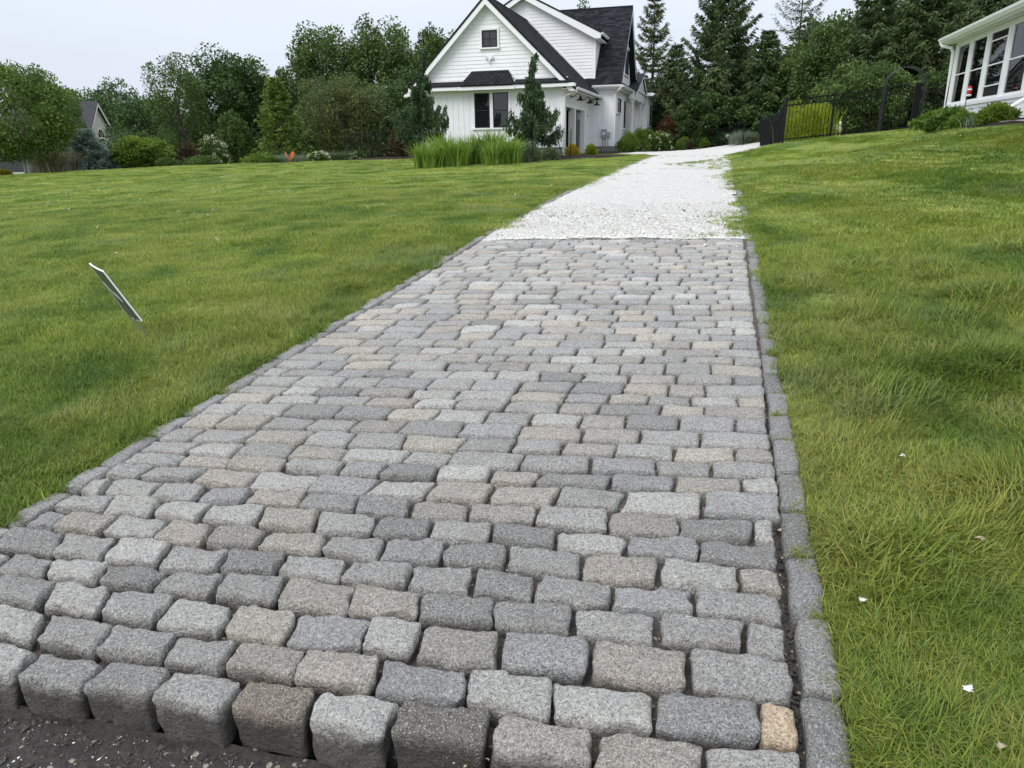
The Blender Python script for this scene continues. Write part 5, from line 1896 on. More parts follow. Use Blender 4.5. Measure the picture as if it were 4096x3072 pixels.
def bush(name, label, x, y, ztop, rx, n, mat, L=.09, W=.06, ry=None, group=None, cat='shrub', lobes=16, spiky=0., lift=0., rough=.16, flowers=0, fmat='petal_white', fs=.05):
    z0 = gz(x, y) + lift
    h = ztop - z0
    ry = ry or rx
    root = link(name, None, None, (x, y, z0))
    tag(root, label, cat, group)
    u = unit(lobes)
    u[:, 2] = np.abs(u[:, 2])
    k = rng.uniform(.55, .8, lobes)[:, None]
    C = u * np.array([rx, ry, h]) * k * np.array([1, 1, .8]) + np.array([0, 0, h * .12])
    s = rng.uniform(.26, .42, lobes)[:, None]
    Rad = np.concatenate([np.broadcast_to([[rx * .72, ry * .72, h * .72]], (1, 3)), s * np.array([rx, ry, h * .8])])
    C = np.concatenate([[[0, 0, h * .25]], C])
    V, F, T = blob_leaves(C, Rad, n, L, W, outward=1. + spiky, shell=.25)
    keep = V.reshape(-1, 4, 3)[:, 0, 2] > .0
    V = V.reshape(-1, 4, 3)[keep].reshape(-1, 3)
    T = T.reshape(-1, 4, 3)[keep].reshape(-1, 3)
    F = np.arange(len(V)).reshape(-1, 4)
    link('foliage', MB().add(V, F, T).mesh('foliage', mat), root)
    sb = MB()
    for i in range(7):
        p, r = limb((rng.normal(0, rx * .12), rng.normal(0, ry * .12), -.05), C[1 + i % lobes], .018, .006)
        sb.tube(p, r, 5)
    link('stem', sb.mesh('stem', 'bark', smooth=True), root)
    if flowers:
        fu = unit(flowers)
        fu[:, 2] = np.abs(fu[:, 2]) * .9 + .1
        P = fu * np.array([rx, ry, h]) * rng.uniform(.88, 1.03, (flowers, 1))
        idx = np.repeat(np.arange(flowers), 9)
        P2 = P[idx] + rng.normal(0, fs * .35, (len(idx), 3))
        V, F, T = leaf_cards(P2, fs * .7, fs * .6, unit(len(idx)) + fu[idx] * .5, unit(len(idx)) + np.array([0, 0, 1.]), rng.uniform(0, 1, len(idx)))
        link('blossom', MB().add(V, F, T).mesh('blossom', fmat), root)
    return root


def blades(root, name, n, rx, ry, h, w, mat, arch=.5, spread=.35, segs=5, zbase=0., tintr=(0, 1)):
    """long grass-like blades rising from a clump"""
    bx, by = rng.normal(0, rx * .42, n), rng.normal(0, ry * .42, n)
    a = np.arctan2(by, bx) + rng.normal(0, .9, n)
    hh = h * rng.uniform(.62, 1.06, n)
    lean = np.abs(rng.normal(spread, spread * .6, n))
    u = np.linspace(0, 1, segs + 1)[None]
    rad = (lean[:, None] * hh[:, None]) * (u ** 2) * (1 + arch * u)
    fall = arch * lean[:, None] * hh[:, None] * .9 * u ** 3
    cx = bx[:, None] + np.cos(a)[:, None] * rad
    cy = by[:, None] + np.sin(a)[:, None] * rad
    cz = zbase + hh[:, None] * u - fall
    wd = w * rng.uniform(.7, 1.2, n)[:, None] * (1 - u ** 2.2) * .5 + .0006
    ang = a + math.pi / 2 + rng.normal(0, .7, n)
    sx, sy = np.cos(ang)[:, None] * wd, np.sin(ang)[:, None] * wd
    Lf, Rt = np.stack([cx - sx, cy - sy, cz], -1), np.stack([cx + sx, cy + sy, cz], -1)
    V = np.stack([Lf, Rt], 2).reshape(n, -1, 3)
    k = 2 * (segs + 1)
    f = np.array([(2 * i, 2 * i + 1, 2 * i + 3, 2 * i + 2) for i in range(segs)])
    F = (f[None] + (np.arange(n) * k)[:, None, None]).reshape(-1, 4)
    T = np.repeat(rng.uniform(*tintr, n), k)[:, None] * np.ones((1, 3))
    return link(name, MB().add(V.reshape(-1, 3), F, T).mesh(name, mat), root)


def clump(name, label, x, y, ztop, rx, n, mat, w=.022, cat='plant', group=None, arch=.5, spread=.35, second=None):
    z0 = gz(x, y) + .02
    root = link(name, None, None, (x, y, z0))
    tag(root, label, cat, group)
    blades(root, 'blades', n, rx, rx, ztop - z0, w, mat, arch, spread)
    if second:
        blades(root, 'stalks', second[0], rx * .9, rx * .9, (ztop - z0) * 1.22, second[1], second[2], .25, spread * .9)
    return root


def weeping_conifer(name, label, x, y, ztop, rx, side, seed):
    """pendulous conifer: arching branches with curtains of hanging sprays"""
    r_ = np.random.default_rng(seed)
    z0 = gz(x, y)
    h = ztop - z0
    root = link(name, None, None, (x, y, z0))
    tag(root, label, 'tree', 'weeping conifers by the garage')
    tb = MB()
    u = np.linspace(0, 1, 14)
    spine = np.stack([.10 * np.sin(u * 5 + seed), .06 * np.cos(u * 4 + seed), u * h], -1)
    spine[:, :2] *= u[:, None] * 1.6
    spine[-1, 2] -= .12
    spine[-1, 0] += .14 * side
    tb.tube(spine, np.interp(u, [0, .1, 1], [.105, .075, .012]), 8)
    P, A, Lg, T = [], [], [], []
    lev = 22
    for k in range(lev):
        f = .235 + .745 * k / lev
        env = np.interp(f, [.2, .30, .42, .55, .70, .8, .9, 1], [1.0, 1.0, .78, .56, .36, .17, .09, .04])
        for j in range(3 if f < .75 else 2):
            a = r_.uniform(0, 6.283)
            Lb = rx * env * r_.uniform(.5, 1.15)
            if k < 5 and j < 2:
                a = (0 if j else math.pi) + r_.normal(0, .4)
                Lb = rx * r_.uniform(.85, 1.12)
            n = 9
            uu = np.linspace(0, 1, n)
            base = np.array([np.interp(f, u, spine[:, i]) for i in range(3)])
            up = r_.uniform(-.15, .30) * Lb
            dz = up * uu - Lb * .42 * np.sin(uu * math.pi * .75) * r_.uniform(.2, 1) + (Lb * .45 * uu ** 3 if f < .42 else 0)
            q = base + np.stack([np.cos(a) * Lb * uu, np.sin(a) * Lb * uu, dz], -1)
            tb.tube(q, np.linspace(.022, .006, n), 5, caps=False)
            m = int(46 * (.35 + Lb))
            t_ = r_.uniform(.08, 1, m)
            qq = np.stack([np.interp(t_, uu, q[:, i]) for i in range(3)], -1) + r_.normal(0, .035, (m, 3))
            ll = np.interp(f, [.2, .5, 1], [.26, .44, .16]) * r_.uniform(.4, 1.25, m)
            tn = r_.uniform(.0, .6)
            for s_ in range(5):
                P.append(qq + np.stack([r_.normal(0, .02, m), r_.normal(0, .02, m), -ll * s_ / 5], -1))
                A.append(np.stack([np.cos(a) * .22 + r_.normal(0, .28, m), np.sin(a) * .22 + r_.normal(0, .28, m), -np.ones(m)], -1))
                Lg.append(ll * .42)
                T.append(np.clip(tn + r_.uniform(0, .5, m), 0, 1))
    P, A, Lg, T = np.concatenate(P), np.concatenate(A), np.concatenate(Lg), np.concatenate(T)
    V, F, Tt = leaf_cards(P, Lg, .055 * rng.uniform(.6, 1.4, len(P)), A, unit(len(P)), T)
    # bare twigs at the foot
    for k in range(16):
        a = r_.uniform(0, 6.28)
        z = r_.uniform(.10, .24) * h
        L_ = r_.uniform(.3, .75) * rx
        q, rr = limb((0, 0, z), (math.cos(a) * L_, math.sin(a) * L_, z - r_.uniform(-.1, .35)), .012, .004, .12)
        tb.tube(q, rr, 4, caps=False)
        for _ in range(3):
            e = q[r_.integers(2, 6)]
            tb.tube([e, e + r_.normal(0, .14, 3)], [.005, .002], 4, caps=False)
    link('trunk', tb.mesh('trunk', 'bark_grey', smooth=True), root)
    link('crown', MB().add(V, F, Tt).mesh('crown', 'needle_weep'), root)
    return root


# ------------------------------------------------------------------ trees on the left, beyond the lawn
G1 = 'trees beyond the left lawn'
broad_tree('birch_tree', 'airy pale green birch at the left edge with white stems', -21.9, 33.7, 5.30, 2.45, 14000, 'leaf_airy', .20, .12, group=G1, low=.13, bark='bark_birch', stems=4, trunk_r=.075, lobes=40, gaps=.12)
broad_tree('broad_tree', 'dark tree rising behind the birch, left of the grey house', -32.3, 53.0, 6.4, 2.6, 9000, 'leaf_oak', .30, .2, group=G1)
broad_tree('broad_tree', 'dark maple standing right behind the grey house', -36.5, 70, 7.7, 4.4, 14000, 'leaf_maple_dark', .34, .22, group=G1, low=.05)
broad_tree('broad_tree', 'dark low tree between the grey house roof and the sparse tree', -27.5, 58, 5.6, 3.0, 9500, 'leaf_maple_dark', .32, .2, group=G1, low=.02)
broad_tree('sparse_tree', 'thin open tree with sky showing through its leaves', -19.0, 43.8, 6.6, 1.75, 4300, 'leaf_oak', .20, .13, group=G1, low=.20, trunk_r=.14, lobes=26, gaps=.25)
broad_tree('broad_tree', 'broad dark oak in the middle of the left tree line', -17.7, 48.6, 7.35, 3.2, 17000, 'leaf_maple_dark', .29, .19, group=G1, low=.04, lobes=44)
broad_tree('broad_tree', 'dark slim tree at the right shoulder of the broad oak', -14.9, 50.4, 6.35, 1.9, 8000, 'leaf_maple_dark', .29, .19, group=G1, low=.04, lobes=26)
broad_tree('broad_tree', 'tall round maple behind the pale cypress', -13.3, 56.2, 9.7, 3.1, 17000, 'leaf_oak', .32, .21, group=G1, low=.10, lobes=44)
broad_tree('broad_tree', 'tall round maple behind the weeping dome', -8.6, 55.3, 9.95, 3.3, 18000, 'leaf_oak', .32, .21, group=G1, low=.08, lobes=46)
broad_tree('broad_tree', 'tall green tree just left of the farmhouse gable', -4.9, 57.7, 10.1, 2.6, 13000, 'leaf_oak', .32, .21, group=G1, low=.08, lobes=34)
broad_tree('broad_tree', 'treetop peeking over the farmhouse dormer', 6.9, 71.6, 13.5, 1.6, 5000, 'leaf_oak', .34, .22, group=G1, low=.5)
broad_tree('broad_tree', 'dark tree filling the gap behind the weeping conifer', -7.2, 50.5, 6.2, 2.5, 9000, 'leaf_maple_dark', .28, .19, group=G1, low=.02)
broad_tree('broad_tree', 'dark tree low behind the brown bush', -5.6, 47.5, 4.2, 1.9, 7000, 'leaf_maple_dark', .26, .17, group=G1, low=.0)
for i, (x, y, zt, rx, lab) in enumerate(((-21.5, 47, 2.6, 2.2, 'dark undergrowth under the sparse tree'), (-24.6, 50, 2.9, 2.4, 'dark undergrowth beside the lime shrub'), (-13.6, 47, 3.2, 2.0, 'dark undergrowth behind the pale cypress'), (-28.5, 47.5, 2.2, 2.2, 'dark undergrowth before the grey house'), (-17.5, 46, 3.2, 2.2, 'dark undergrowth at the foot of the broad oak'))):
    broad_tree('tall_shrub', lab, x, y, zt, rx, 6500, 'leaf_maple_dark', .22, .14, group='dark undergrowth beyond the left lawn', low=.0, lobes=20, cat='shrub', trunk_r=.08)
broad_tree('weeping_tree', 'big grey green weeping dome tree', -9.6, 44.9, 5.62, 3.05, 20000, 'leaf_willowy', .23, .085, low=.0, lobes=50, shape=.28, trunk_r=.16)
conifer('cypress_tree', 'light green feathery conical cypress', -12.1, 40.1, 5.15, 1.55, 'leaf_cypress', 26, 6, 10, .26, .09, .02, .18, .2, jitter=.42, taper=.75)
broad_tree('small_tree', 'small dark green tree left of the pale cypress', -15.0, 41.4, 3.35, .95, 5500, 'leaf_oak', .17, .12, low=.0, lobes=20, trunk_r=.07)
bush('dogwood', 'flowering shrub covered in cream white blossom', -15.8, 40.0, 2.25, .90, 4500, 'leaf_oak', .15, .10, flowers=64, fs=.11, rough=.2)
bush('grey_shrub', 'grey brown shrub left of the blossoming shrub', -16.5, 38.7, 2.0, .72, 4200, 'leaf_brown', .13, .08)
broad_tree('lime_shrub', 'low spreading bright green maple shrub', -18.5, 37.7, 2.2, 1.85, 9500, 'leaf_light', .17, .12, low=.02, lobes=30, shape=.45, cat='shrub', trunk_r=.06, bark='bark_grey')
conifer('blue_spruce', 'blue spruce standing before the grey house', -20.5, 36.6, 2.62, 1.35, 'needle_blue', 24, 8, 15, .20, .06, .0, .10, .15, jitter=.2, taper=.8, group='blue spruces')
conifer('blue_spruce', 'smaller dark blue spruce behind the tan grass', -24.7, 41.0, 2.2, 1.1, 'needle_blue', 20, 8, 13, .20, .06, .0, .10, .15, jitter=.2, group='blue spruces')
clump('ornamental_grass', 'round clump of tan plumed ornamental grass', -21.5, 35.5, 1.55, .85, 900, 'leaf_mint', .014, spread=.5, second=(1400, .040, 'straw'))
conifer('small_conifer', 'small dark conifer right of the weeping dome', -6.9, 43.4, 3.2, .95, 'needle_dark', 18, 7, 10, .24, .09, .0, .1, .3)
bush('brown_shrub', 'dark brown leaved shrub by the left conifer', -5.0, 36.7, 2.66, .95, 5200, 'leaf_brown', .11, .07, lobes=22)
bush('yellow_shrub', 'small yellow green bush at the far left lawn edge', -23.3, 34.2, .80, .45, 1400, 'leaf_gold', .10, .07)
LP = 'low plants along the far lawn edge'
bush('low_shrub', 'low mid green plant left of the blue tinted grass', -11.2, 35.4, 1.16, .50, 1500, 'leaf_hydrangea', .10, .07, group=LP)
clump('blue_grass', 'blue green grass mound left of the orange butterfly', -10.6, 36.0, 1.42, .75, 800, 'leaf_blue_grass', .016, group=LP, spread=.6)
bush('white_hydrangea', 'round hydrangea dotted white beside the butterfly', -9.2, 36.3, 1.42, .55, 1900, 'leaf_hydrangea', .10, .07, flowers=40, fs=.09, group=LP)
clump('blue_grass', 'grass mound behind the white dotted hydrangea', -9.0, 37.3, 1.50, .60, 700, 'leaf_mint', .016, group=LP, spread=.6)
clump('blue_grass', 'grass mound behind the black netting stakes', -8.0, 37.2, 1.52, .52, 600, 'leaf_mint', .016, group=LP, spread=.6)
bush('low_shrub', 'small flowering plant by the black netting stakes', -7.5, 37.0, 1.40, .45, 1500, 'leaf_hydrangea', .09, .06, flowers=22, fs=.07, group=LP)
bush('low_shrub', 'low yellow green plant at the foot of the cypress', -12.6, 37.2, 1.35, .7, 2000, 'leaf_light', .11, .07, group=LP)
bush('low_shrub', 'low dark plant below the blossoming shrub', -15.2, 37.0, 1.30, .9, 2500, 'leaf_oak', .11, .07, group=LP)
bush('low_shrub', 'low dark plant right of the lime shrub', -16.8, 36.8, 1.20, .7, 2000, 'leaf_oak', .11, .07, group=LP)

# ------------------------------------------------------------------ woods on the right
G2 = 'woods behind the house and fence'
conifer('larch_tree', 'tall feathery conifer just right of the farmhouse roof', 11.4, 60.8, 12.4, 2.9, 'needle_larch', 26, 5, 9, .50, .13, .05, .32, .55, G2, .4, .8, .2, gap=.12)
conifer('spruce_tree', 'largest dark spruce standing right of the house, top out of view', 14.6, 52.8, 13.6, 3.5, 'needle_dark', 34, 8, 10, .48, .13, .04, .26, .75, G2, .35, .75, .26)
conifer('larch_tree', 'thin see-through larch against the sky left of the woods', 19.1, 51.2, 12.6, 2.4, 'needle_larch', 24, 4, 6, .42, .09, .10, .42, .4, G2, .45, .55, .15, gap=.25)
conifer('spruce_tree', 'shorter spruce between house and largest spruce', 12.6, 57.5, 8.6, 2.4, 'needle_dark', 24, 6, 9, .46, .13, .03, .2, .7, G2, .3)
conifer('spruce_tree', 'spruce behind the right flank of the largest spruce', 17.6, 57.6, 8.4, 2.8, 'needle_dark', 24, 6, 9, .46, .13, .03, .2, .7, G2, .3)
broad_tree('broad_tree', 'leafy tree behind the fence corner', 19.2, 49.5, 7.3, 2.7, 13000, 'leaf_oak', .28, .18, group=G2, low=.05)
broad_tree('broad_tree', 'tall leafy tree left of the dark pines', 19.2, 45.2, 8.2, 2.3, 11000, 'leaf_oak', .26, .17, group=G2, low=.1)
conifer('spruce_tree', 'dark pine above the trellis arch', 20.0, 42.6, 11.6, 2.5, 'needle_dark', 28, 6, 9, .45, .12, .05, .15, .75, G2, .35)
conifer('spruce_tree', 'dark pine left of the sunroom roof', 21.5, 39.8, 11.5, 2.8, 'needle_dark', 28, 6, 10, .45, .12, .05, .15, .75, G2, .35)
conifer('spruce_tree', 'dark pine behind the sunroom roof', 23.0, 36.6, 11.2, 2.8, 'needle_dark', 28, 6, 10, .45, .12, .05, .15, .75, G2, .35)
conifer('spruce_tree', 'dark pine farthest right behind the sunroom', 25.5, 33.0, 10.5, 2.8, 'needle_dark', 26, 6, 9, .45, .12, .05, .15, .75, G2, .35)
broad_tree('broad_tree', 'lighter leafy tree behind the trellis arch', 17.0, 36.5, 5.0, 2.1, 12000, 'leaf_oak', .20, .13, group=G2, low=.0)
und = [(12.9, 48.4, 4.4, 1.9, 'dark shrub wall left of the mesh fence'), (15.6, 47.6, 4.4, 1.9, 'dark shrub wall behind the fence corner'), (17.8, 44.5, 4.3, 1.9, 'dark shrub wall behind the lime bush'), (19.3, 37.6, 4.3, 1.7, 'dark leafy shrub right of the trellis arch'),
       (20.9, 35.8, 4.8, 1.8, 'dark leafy shrub before the sunroom corner'), (22.5, 33.5, 5.0, 1.9, 'dark leafy shrub seen through the sunroom'), (11.0, 57.5, 4.0, 1.7, 'dark shrub wall right of the thuja'), (15.3, 42, 3.2, 1.6, 'dark shrub at the end of the fence'), (24.0, 28.5, 5.0, 2.2, 'dark leafy tree right behind the sunroom glass')]
und += [(23.5, 24.0, 5.2, 2.4, 'dark tree far right behind the sunroom roof'), (24.5, 19.0, 5.4, 2.6, 'dark tree right of the sunroom'), (25.0, 13.5, 5.4, 2.6, 'dark tree beside the white steps end of the sunroom')]
for x, y, zt, rx, lab in und:
    broad_tree('tall_shrub', lab, x, y, zt, rx, 8000, 'leaf_maple_dark', .30, .18, group='dark understory along the woods', low=.0, lobes=15, gaps=.12, cat='shrub', trunk_r=.08)  # shade of the wood put into the darker leaf colour
for x, y, zt, rx, lab in ((16.6, 49.6, 8.4, 2.2, 'mid height spruce just right of the largest spruce'), (18.3, 46.6, 7.2, 2.0, 'lower spruce behind the lime bush'), (13.4, 49.6, 6.2, 2.0, 'low spruce at the foot of the largest spruce'), (20.6, 40.0, 8.0, 2.1, 'drooping spruce close behind the trellis arch'), (22.2, 36.0, 8.2, 2.2, 'drooping spruce before the sunroom roof corner')):
    conifer('spruce_tree', lab, x, y, zt, rx, 'needle_dark', 24, 7, 9, .46, .13, .03, .15, .85, G2, .4, .8, .16)
# the wood behind, one mass
nW = 60000
xs = rng.uniform(9, 44, nW)
ys = 64 - (xs - 9) * .62 + rng.uniform(0, 7, nW)
zt = np.interp(xs, [9, 14, 18, 24, 30, 44], [5.0, 6.2, 6.4, 9.5, 11.0, 12.0]) + waves(np.stack([xs, ys], -1), 3.5, 41) * 1.3
P = np.stack([xs, ys, ground_d(*w2d(xs, ys)) + rng.uniform(0, 1, nW) ** .8 * (zt - 1.2)], -1)
V, F, T = leaf_cards(P, .42 * rng.uniform(.6, 1.3, nW), .28 * rng.uniform(.6, 1.2, nW), unit(nW) + np.array([0, 0, -.3]), unit(nW), np.clip(waves(P, 2.0, 42) * .3 + .4 + rng.normal(0, .2, nW), 0, 1))
tag(link('woodland', MB().add(V, F, T).mesh('woodland', 'leaf_maple_dark')), 'deep dark woodland behind the separate trees', kind='stuff')
nW = 40000
xs = rng.uniform(-85, -2, nW)
ys = rng.uniform(80, 92, nW)
zt = 5.6 + waves(np.stack([xs, ys], -1), 6, 43) * 1.2
P = np.stack([xs, ys, ground_d(*w2d(xs, ys)) + rng.uniform(0, 1, nW) * (zt + 2.5)], -1)
V, F, T = leaf_cards(P, .6 * rng.uniform(.6, 1.3, nW), .4, unit(nW), unit(nW), rng.uniform(0, .7, nW))
tag(link('woodland', MB().add(V, F, T).mesh('woodland', 'leaf_oak')), 'low distant woods beyond the left tree line', kind='stuff')

# ------------------------------------------------------------------ shrubs by the house
conifer('thuja', 'slim mid green thuja at the rear corner of the farmhouse', 12.2, 60.0, 5.8, 1.0, 'leaf_oak', 24, 8, 12, .24, .12, .0, .25, -.1, jitter=.15, taper=.6)
broad_tree('japanese_maple', 'small red leaved maple behind the house shrubs', 11.7, 54.7, 3.4, .95, 4200, 'leaf_red', .15, .06, low=.25, lobes=18, trunk_r=.05)
HS = 'shrubs beside the house and gravel drive'
bush('boxwood', 'round boxwood nearest the wing downspout', 6.55, 41.0, 2.24, .68, 6500, 'leaf_box', .075, .045, group=HS, lobes=22)
bush('boxwood', 'taller boxwood just behind the nearest one', 7.4, 42.3, 2.40, .62, 6000, 'leaf_box', .075, .045, group=HS, lobes=22)
bush('hydrangea', 'leafy shrub behind the flowering hydrangea', 8.5, 45.6, 2.42, .80, 4500, 'leaf_box', .12, .08, group=HS)
bush('hydrangea', 'broad hydrangea dotted with white flower heads', 8.9, 44.1, 2.22, .86, 6000, 'leaf_hydrangea', .13, .09, group=HS, flowers=34, fs=.10)
bush('boxwood', 'small dark clipped ball right of the hydrangea', 10.3, 44.9, 1.78, .40, 2800, 'leaf_box', .06, .04, group=HS)
bush('low_shrub', 'small yellow green shrub between two clipped balls', 10.9, 46.7, 1.95, .42, 2200, 'leaf_light', .08, .05, group=HS)
bush('boxwood', 'small clipped ball left of the wooden post', 11.0, 45.6, 1.78, .32, 2200, 'leaf_brown', .06, .04, group=HS)
bush('boxwood', 'small clipped ball right of the wooden post', 11.9, 45.4, 1.85, .38, 2600, 'leaf_box', .06, .04, group=HS)
bush('vine_shrub', 'loose green shrub climbing behind the wooden post', 12.3, 48.0, 2.6, .75, 3600, 'leaf_oak', .12, .08, group=HS)
clump('blue_grass', 'silvery blue grass clump at the end of the gravel drive', 11.6, 37.3, 2.18, .50, 900, 'leaf_blue_grass', .018, spread=.55)
bush('low_shrub', 'grey green mound in front of the dark fence panel', 12.1, 36.9, 1.95, .50, 3000, 'leaf_mint', .08, .04)
bush('gold_shrub', 'golden yellow shrub between the garage doors', 3.0, 35.0, 1.58, .37, 2600, 'leaf_gold', .07, .035, group='gold shrubs by the garage doors')
bush('gold_shrub', 'lime yellow shrub right of the garage doors', 3.95, 36.0, 1.54, .36, 2600, 'leaf_lime', .07, .035, group='gold shrubs by the garage doors')
lb = bush('lime_bush', 'large bright yellow green bush behind the black fence', 10.35, 25.6, 2.74, .90, 15000, 'leaf_lime', .085, .028, ry=1.0, lobes=30, spiky=.6)
blades(lb, 'shoots', 420, .8, .8, 1.34, .030, 'leaf_lime', .2, .22, 4)
bush('lime_bush', 'narrow yellow green bush showing above the dark fence side', *h2w(2.5, 30.5), 3.05, .42, 4000, 'leaf_lime', .09, .03, spiky=.6)
RB = 'bushes in front of the sunroom'
bush('sunroom_bush', 'leftmost leafy bush under the sunroom corner', 10.15, 17.95, 2.14, .42, 3200, 'leaf_box', .10, .05, ry=.6, group=RB)
bush('sunroom_bush', 'leafy bush below the hummingbird feeder', 9.75, 16.6, 2.16, .42, 3400, 'leaf_hydrangea', .11, .06, ry=.6, group=RB)
bush('sunroom_bush', 'light green bush in the middle of the sunroom bed', 9.15, 15.1, 2.02, .30, 2600, 'leaf_box', .075, .03, ry=.4, group=RB)
bush('sunroom_bush', 'taller dark bush against the white skirt', 9.35, 14.5, 2.12, .32, 2600, 'leaf_oak', .10, .06, ry=.45, group=RB)
bush('sunroom_bush', 'yellow green bush beside the white steps', 8.85, 13.75, 2.12, .30, 2800, 'leaf_light', .06, .035, ry=.42, group=RB)
clump('grass_clump', 'pale strappy grass between the sunroom bushes', 9.0, 14.6, 2.0, .18, 70, 'leaf_blue_grass', .012, spread=.4)

# ------------------------------------------------------------------ weeping conifers and the iris bed before the garage
weeping_conifer('weeping_conifer', 'taller weeping conifer at the left corner of the garage', -3.75, 33.4, 5.8, 1.15, 1, 3)
weeping_conifer('weeping_conifer', 'weeping conifer right of the garage window', 1.15, 33.1, 5.5, 1.25, 1, 8)
IR = 'iris clumps in front of the garage'
for (x, y, zt, rx, lab) in ((-3.05, 27.7, 1.66, .40, 'leftmost and lowest iris clump with spreading leaves'), (-2.55, 28.8, 2.00, .46, 'tall iris clump second from the left, behind'), (-2.0, 27.9, 1.78, .44, 'iris clump left of the gap in the bed front'), (-1.35, 29.3, 1.96, .50, 'iris clump in the middle of the bed below the window'),
                            (-.62, 29.2, 2.14, .56, 'tallest bright iris clump below the garage window'), (.05, 28.4, 1.80, .48, 'rightmost iris clump beside the grey green mound'), (-.55, 28.0, 1.66, .42, 'short iris clump in front of the tallest one')):
    clump('iris_clump', lab, x, y, zt + .12, rx, 300, 'leaf_iris', .055, group=IR, arch=.50, spread=.27)
MG = 'grey green mounds right of the iris'
bush('mint_mound', 'large soft grey green mound beside the iris', .85, 30.2, 1.72, .62, 4500, 'leaf_mint', .10, .03, group=MG, spiky=.5)
bush('mint_mound', 'smaller grey green mound near the garage corner', 1.75, 31.0, 1.44, .48, 3200, 'leaf_mint', .09, .03, group=MG, spiky=.5)
bush('mint_mound', 'dark green perennial behind the iris right end', .25, 31.3, 1.80, .35, 1800, 'leaf_oak', .10, .06, group=MG)
ST_ = Thing('garden_stake', 'dark stake leaning beside the garage corner', 'stake', (2.15, 32.0, 1.0), 'w')
ST_.part('stake', MB().tube([(2.35, 31.8, gz(2.35, 31.8) - .1), (2.02, 32.0, gz(2.35, 31.8) + 1.25)], .018, 6), 'black_metal')
ST2 = Thing('garden_stake', 'upright dark stake in front of the weeping conifer', 'stake', (.85, 29.6, 1.0), 'w')
ST2.part('stake', MB().tube([(.95, 29.6, gz(.95, 29.6) - .1), (.95, 29.6, gz(.95, 29.6) + 1.25)], .018, 6), 'black_metal')
# ------------------------------------------------------------------ grass
def tuft(name, n, rad, l0, l1, w, bend, segs, up=.25, ts=1., spin=1.):
    a = rng.uniform(0, 6.283, n)
    r = rad * np.sqrt(rng.uniform(0, 1, n))
    bx, by = r * np.cos(a), r * np.sin(a)
    L = rng.uniform(l0, l1, n)
    ba = rng.normal(0, spin, n)
    bd = np.abs(rng.normal(bend, bend * .45, n))
    u = np.linspace(0, 1, segs + 1)[None]
    th = up + bd[:, None] * u * 1.5
    dx, dz = np.sin(th), np.cos(th)
    step = L[:, None] / segs
    X = np.concatenate([np.zeros((n, 1)), np.cumsum(dx[:, 1:] * step, 1)], 1)
    Z = np.concatenate([np.zeros((n, 1)), np.cumsum(dz[:, 1:] * step, 1)], 1) - .006
    cx, cy = bx[:, None] + np.cos(ba)[:, None] * X, by[:, None] + np.sin(ba)[:, None] * X
    wd = w * rng.uniform(.6, 1.3, n)[:, None] * (1 - u ** 2) * .5 + .0002
    sa_ = ba + math.pi / 2 + rng.normal(0, .5, n)
    sx, sy = np.cos(sa_)[:, None] * wd, np.sin(sa_)[:, None] * wd
    V = np.stack([np.stack([cx - sx, cy - sy, Z], -1), np.stack([cx + sx, cy + sy, Z], -1)], 2).reshape(n, -1, 3)
    k = 2 * (segs + 1)
    f = np.array([(2 * i, 2 * i + 1, 2 * i + 3, 2 * i + 2) for i in range(segs)])
    F = (f[None] + (np.arange(n) * k)[:, None, None]).reshape(-1, 4)
    T = np.ones((n, 3)) * rng.uniform(.55, 1.35, (n, 1)) * ts
    dry = rng.random(n) < .035
    T[dry] = np.array([1.7, 1.25, 1.4]) * ts
    me = MB().add(V.reshape(-1, 3), F, np.repeat(T, k, 0)).mesh(name, 'grass', smooth=True)
    return bpy.data.objects.new(name, me)      # source shape for the instances, not placed in the scene itself


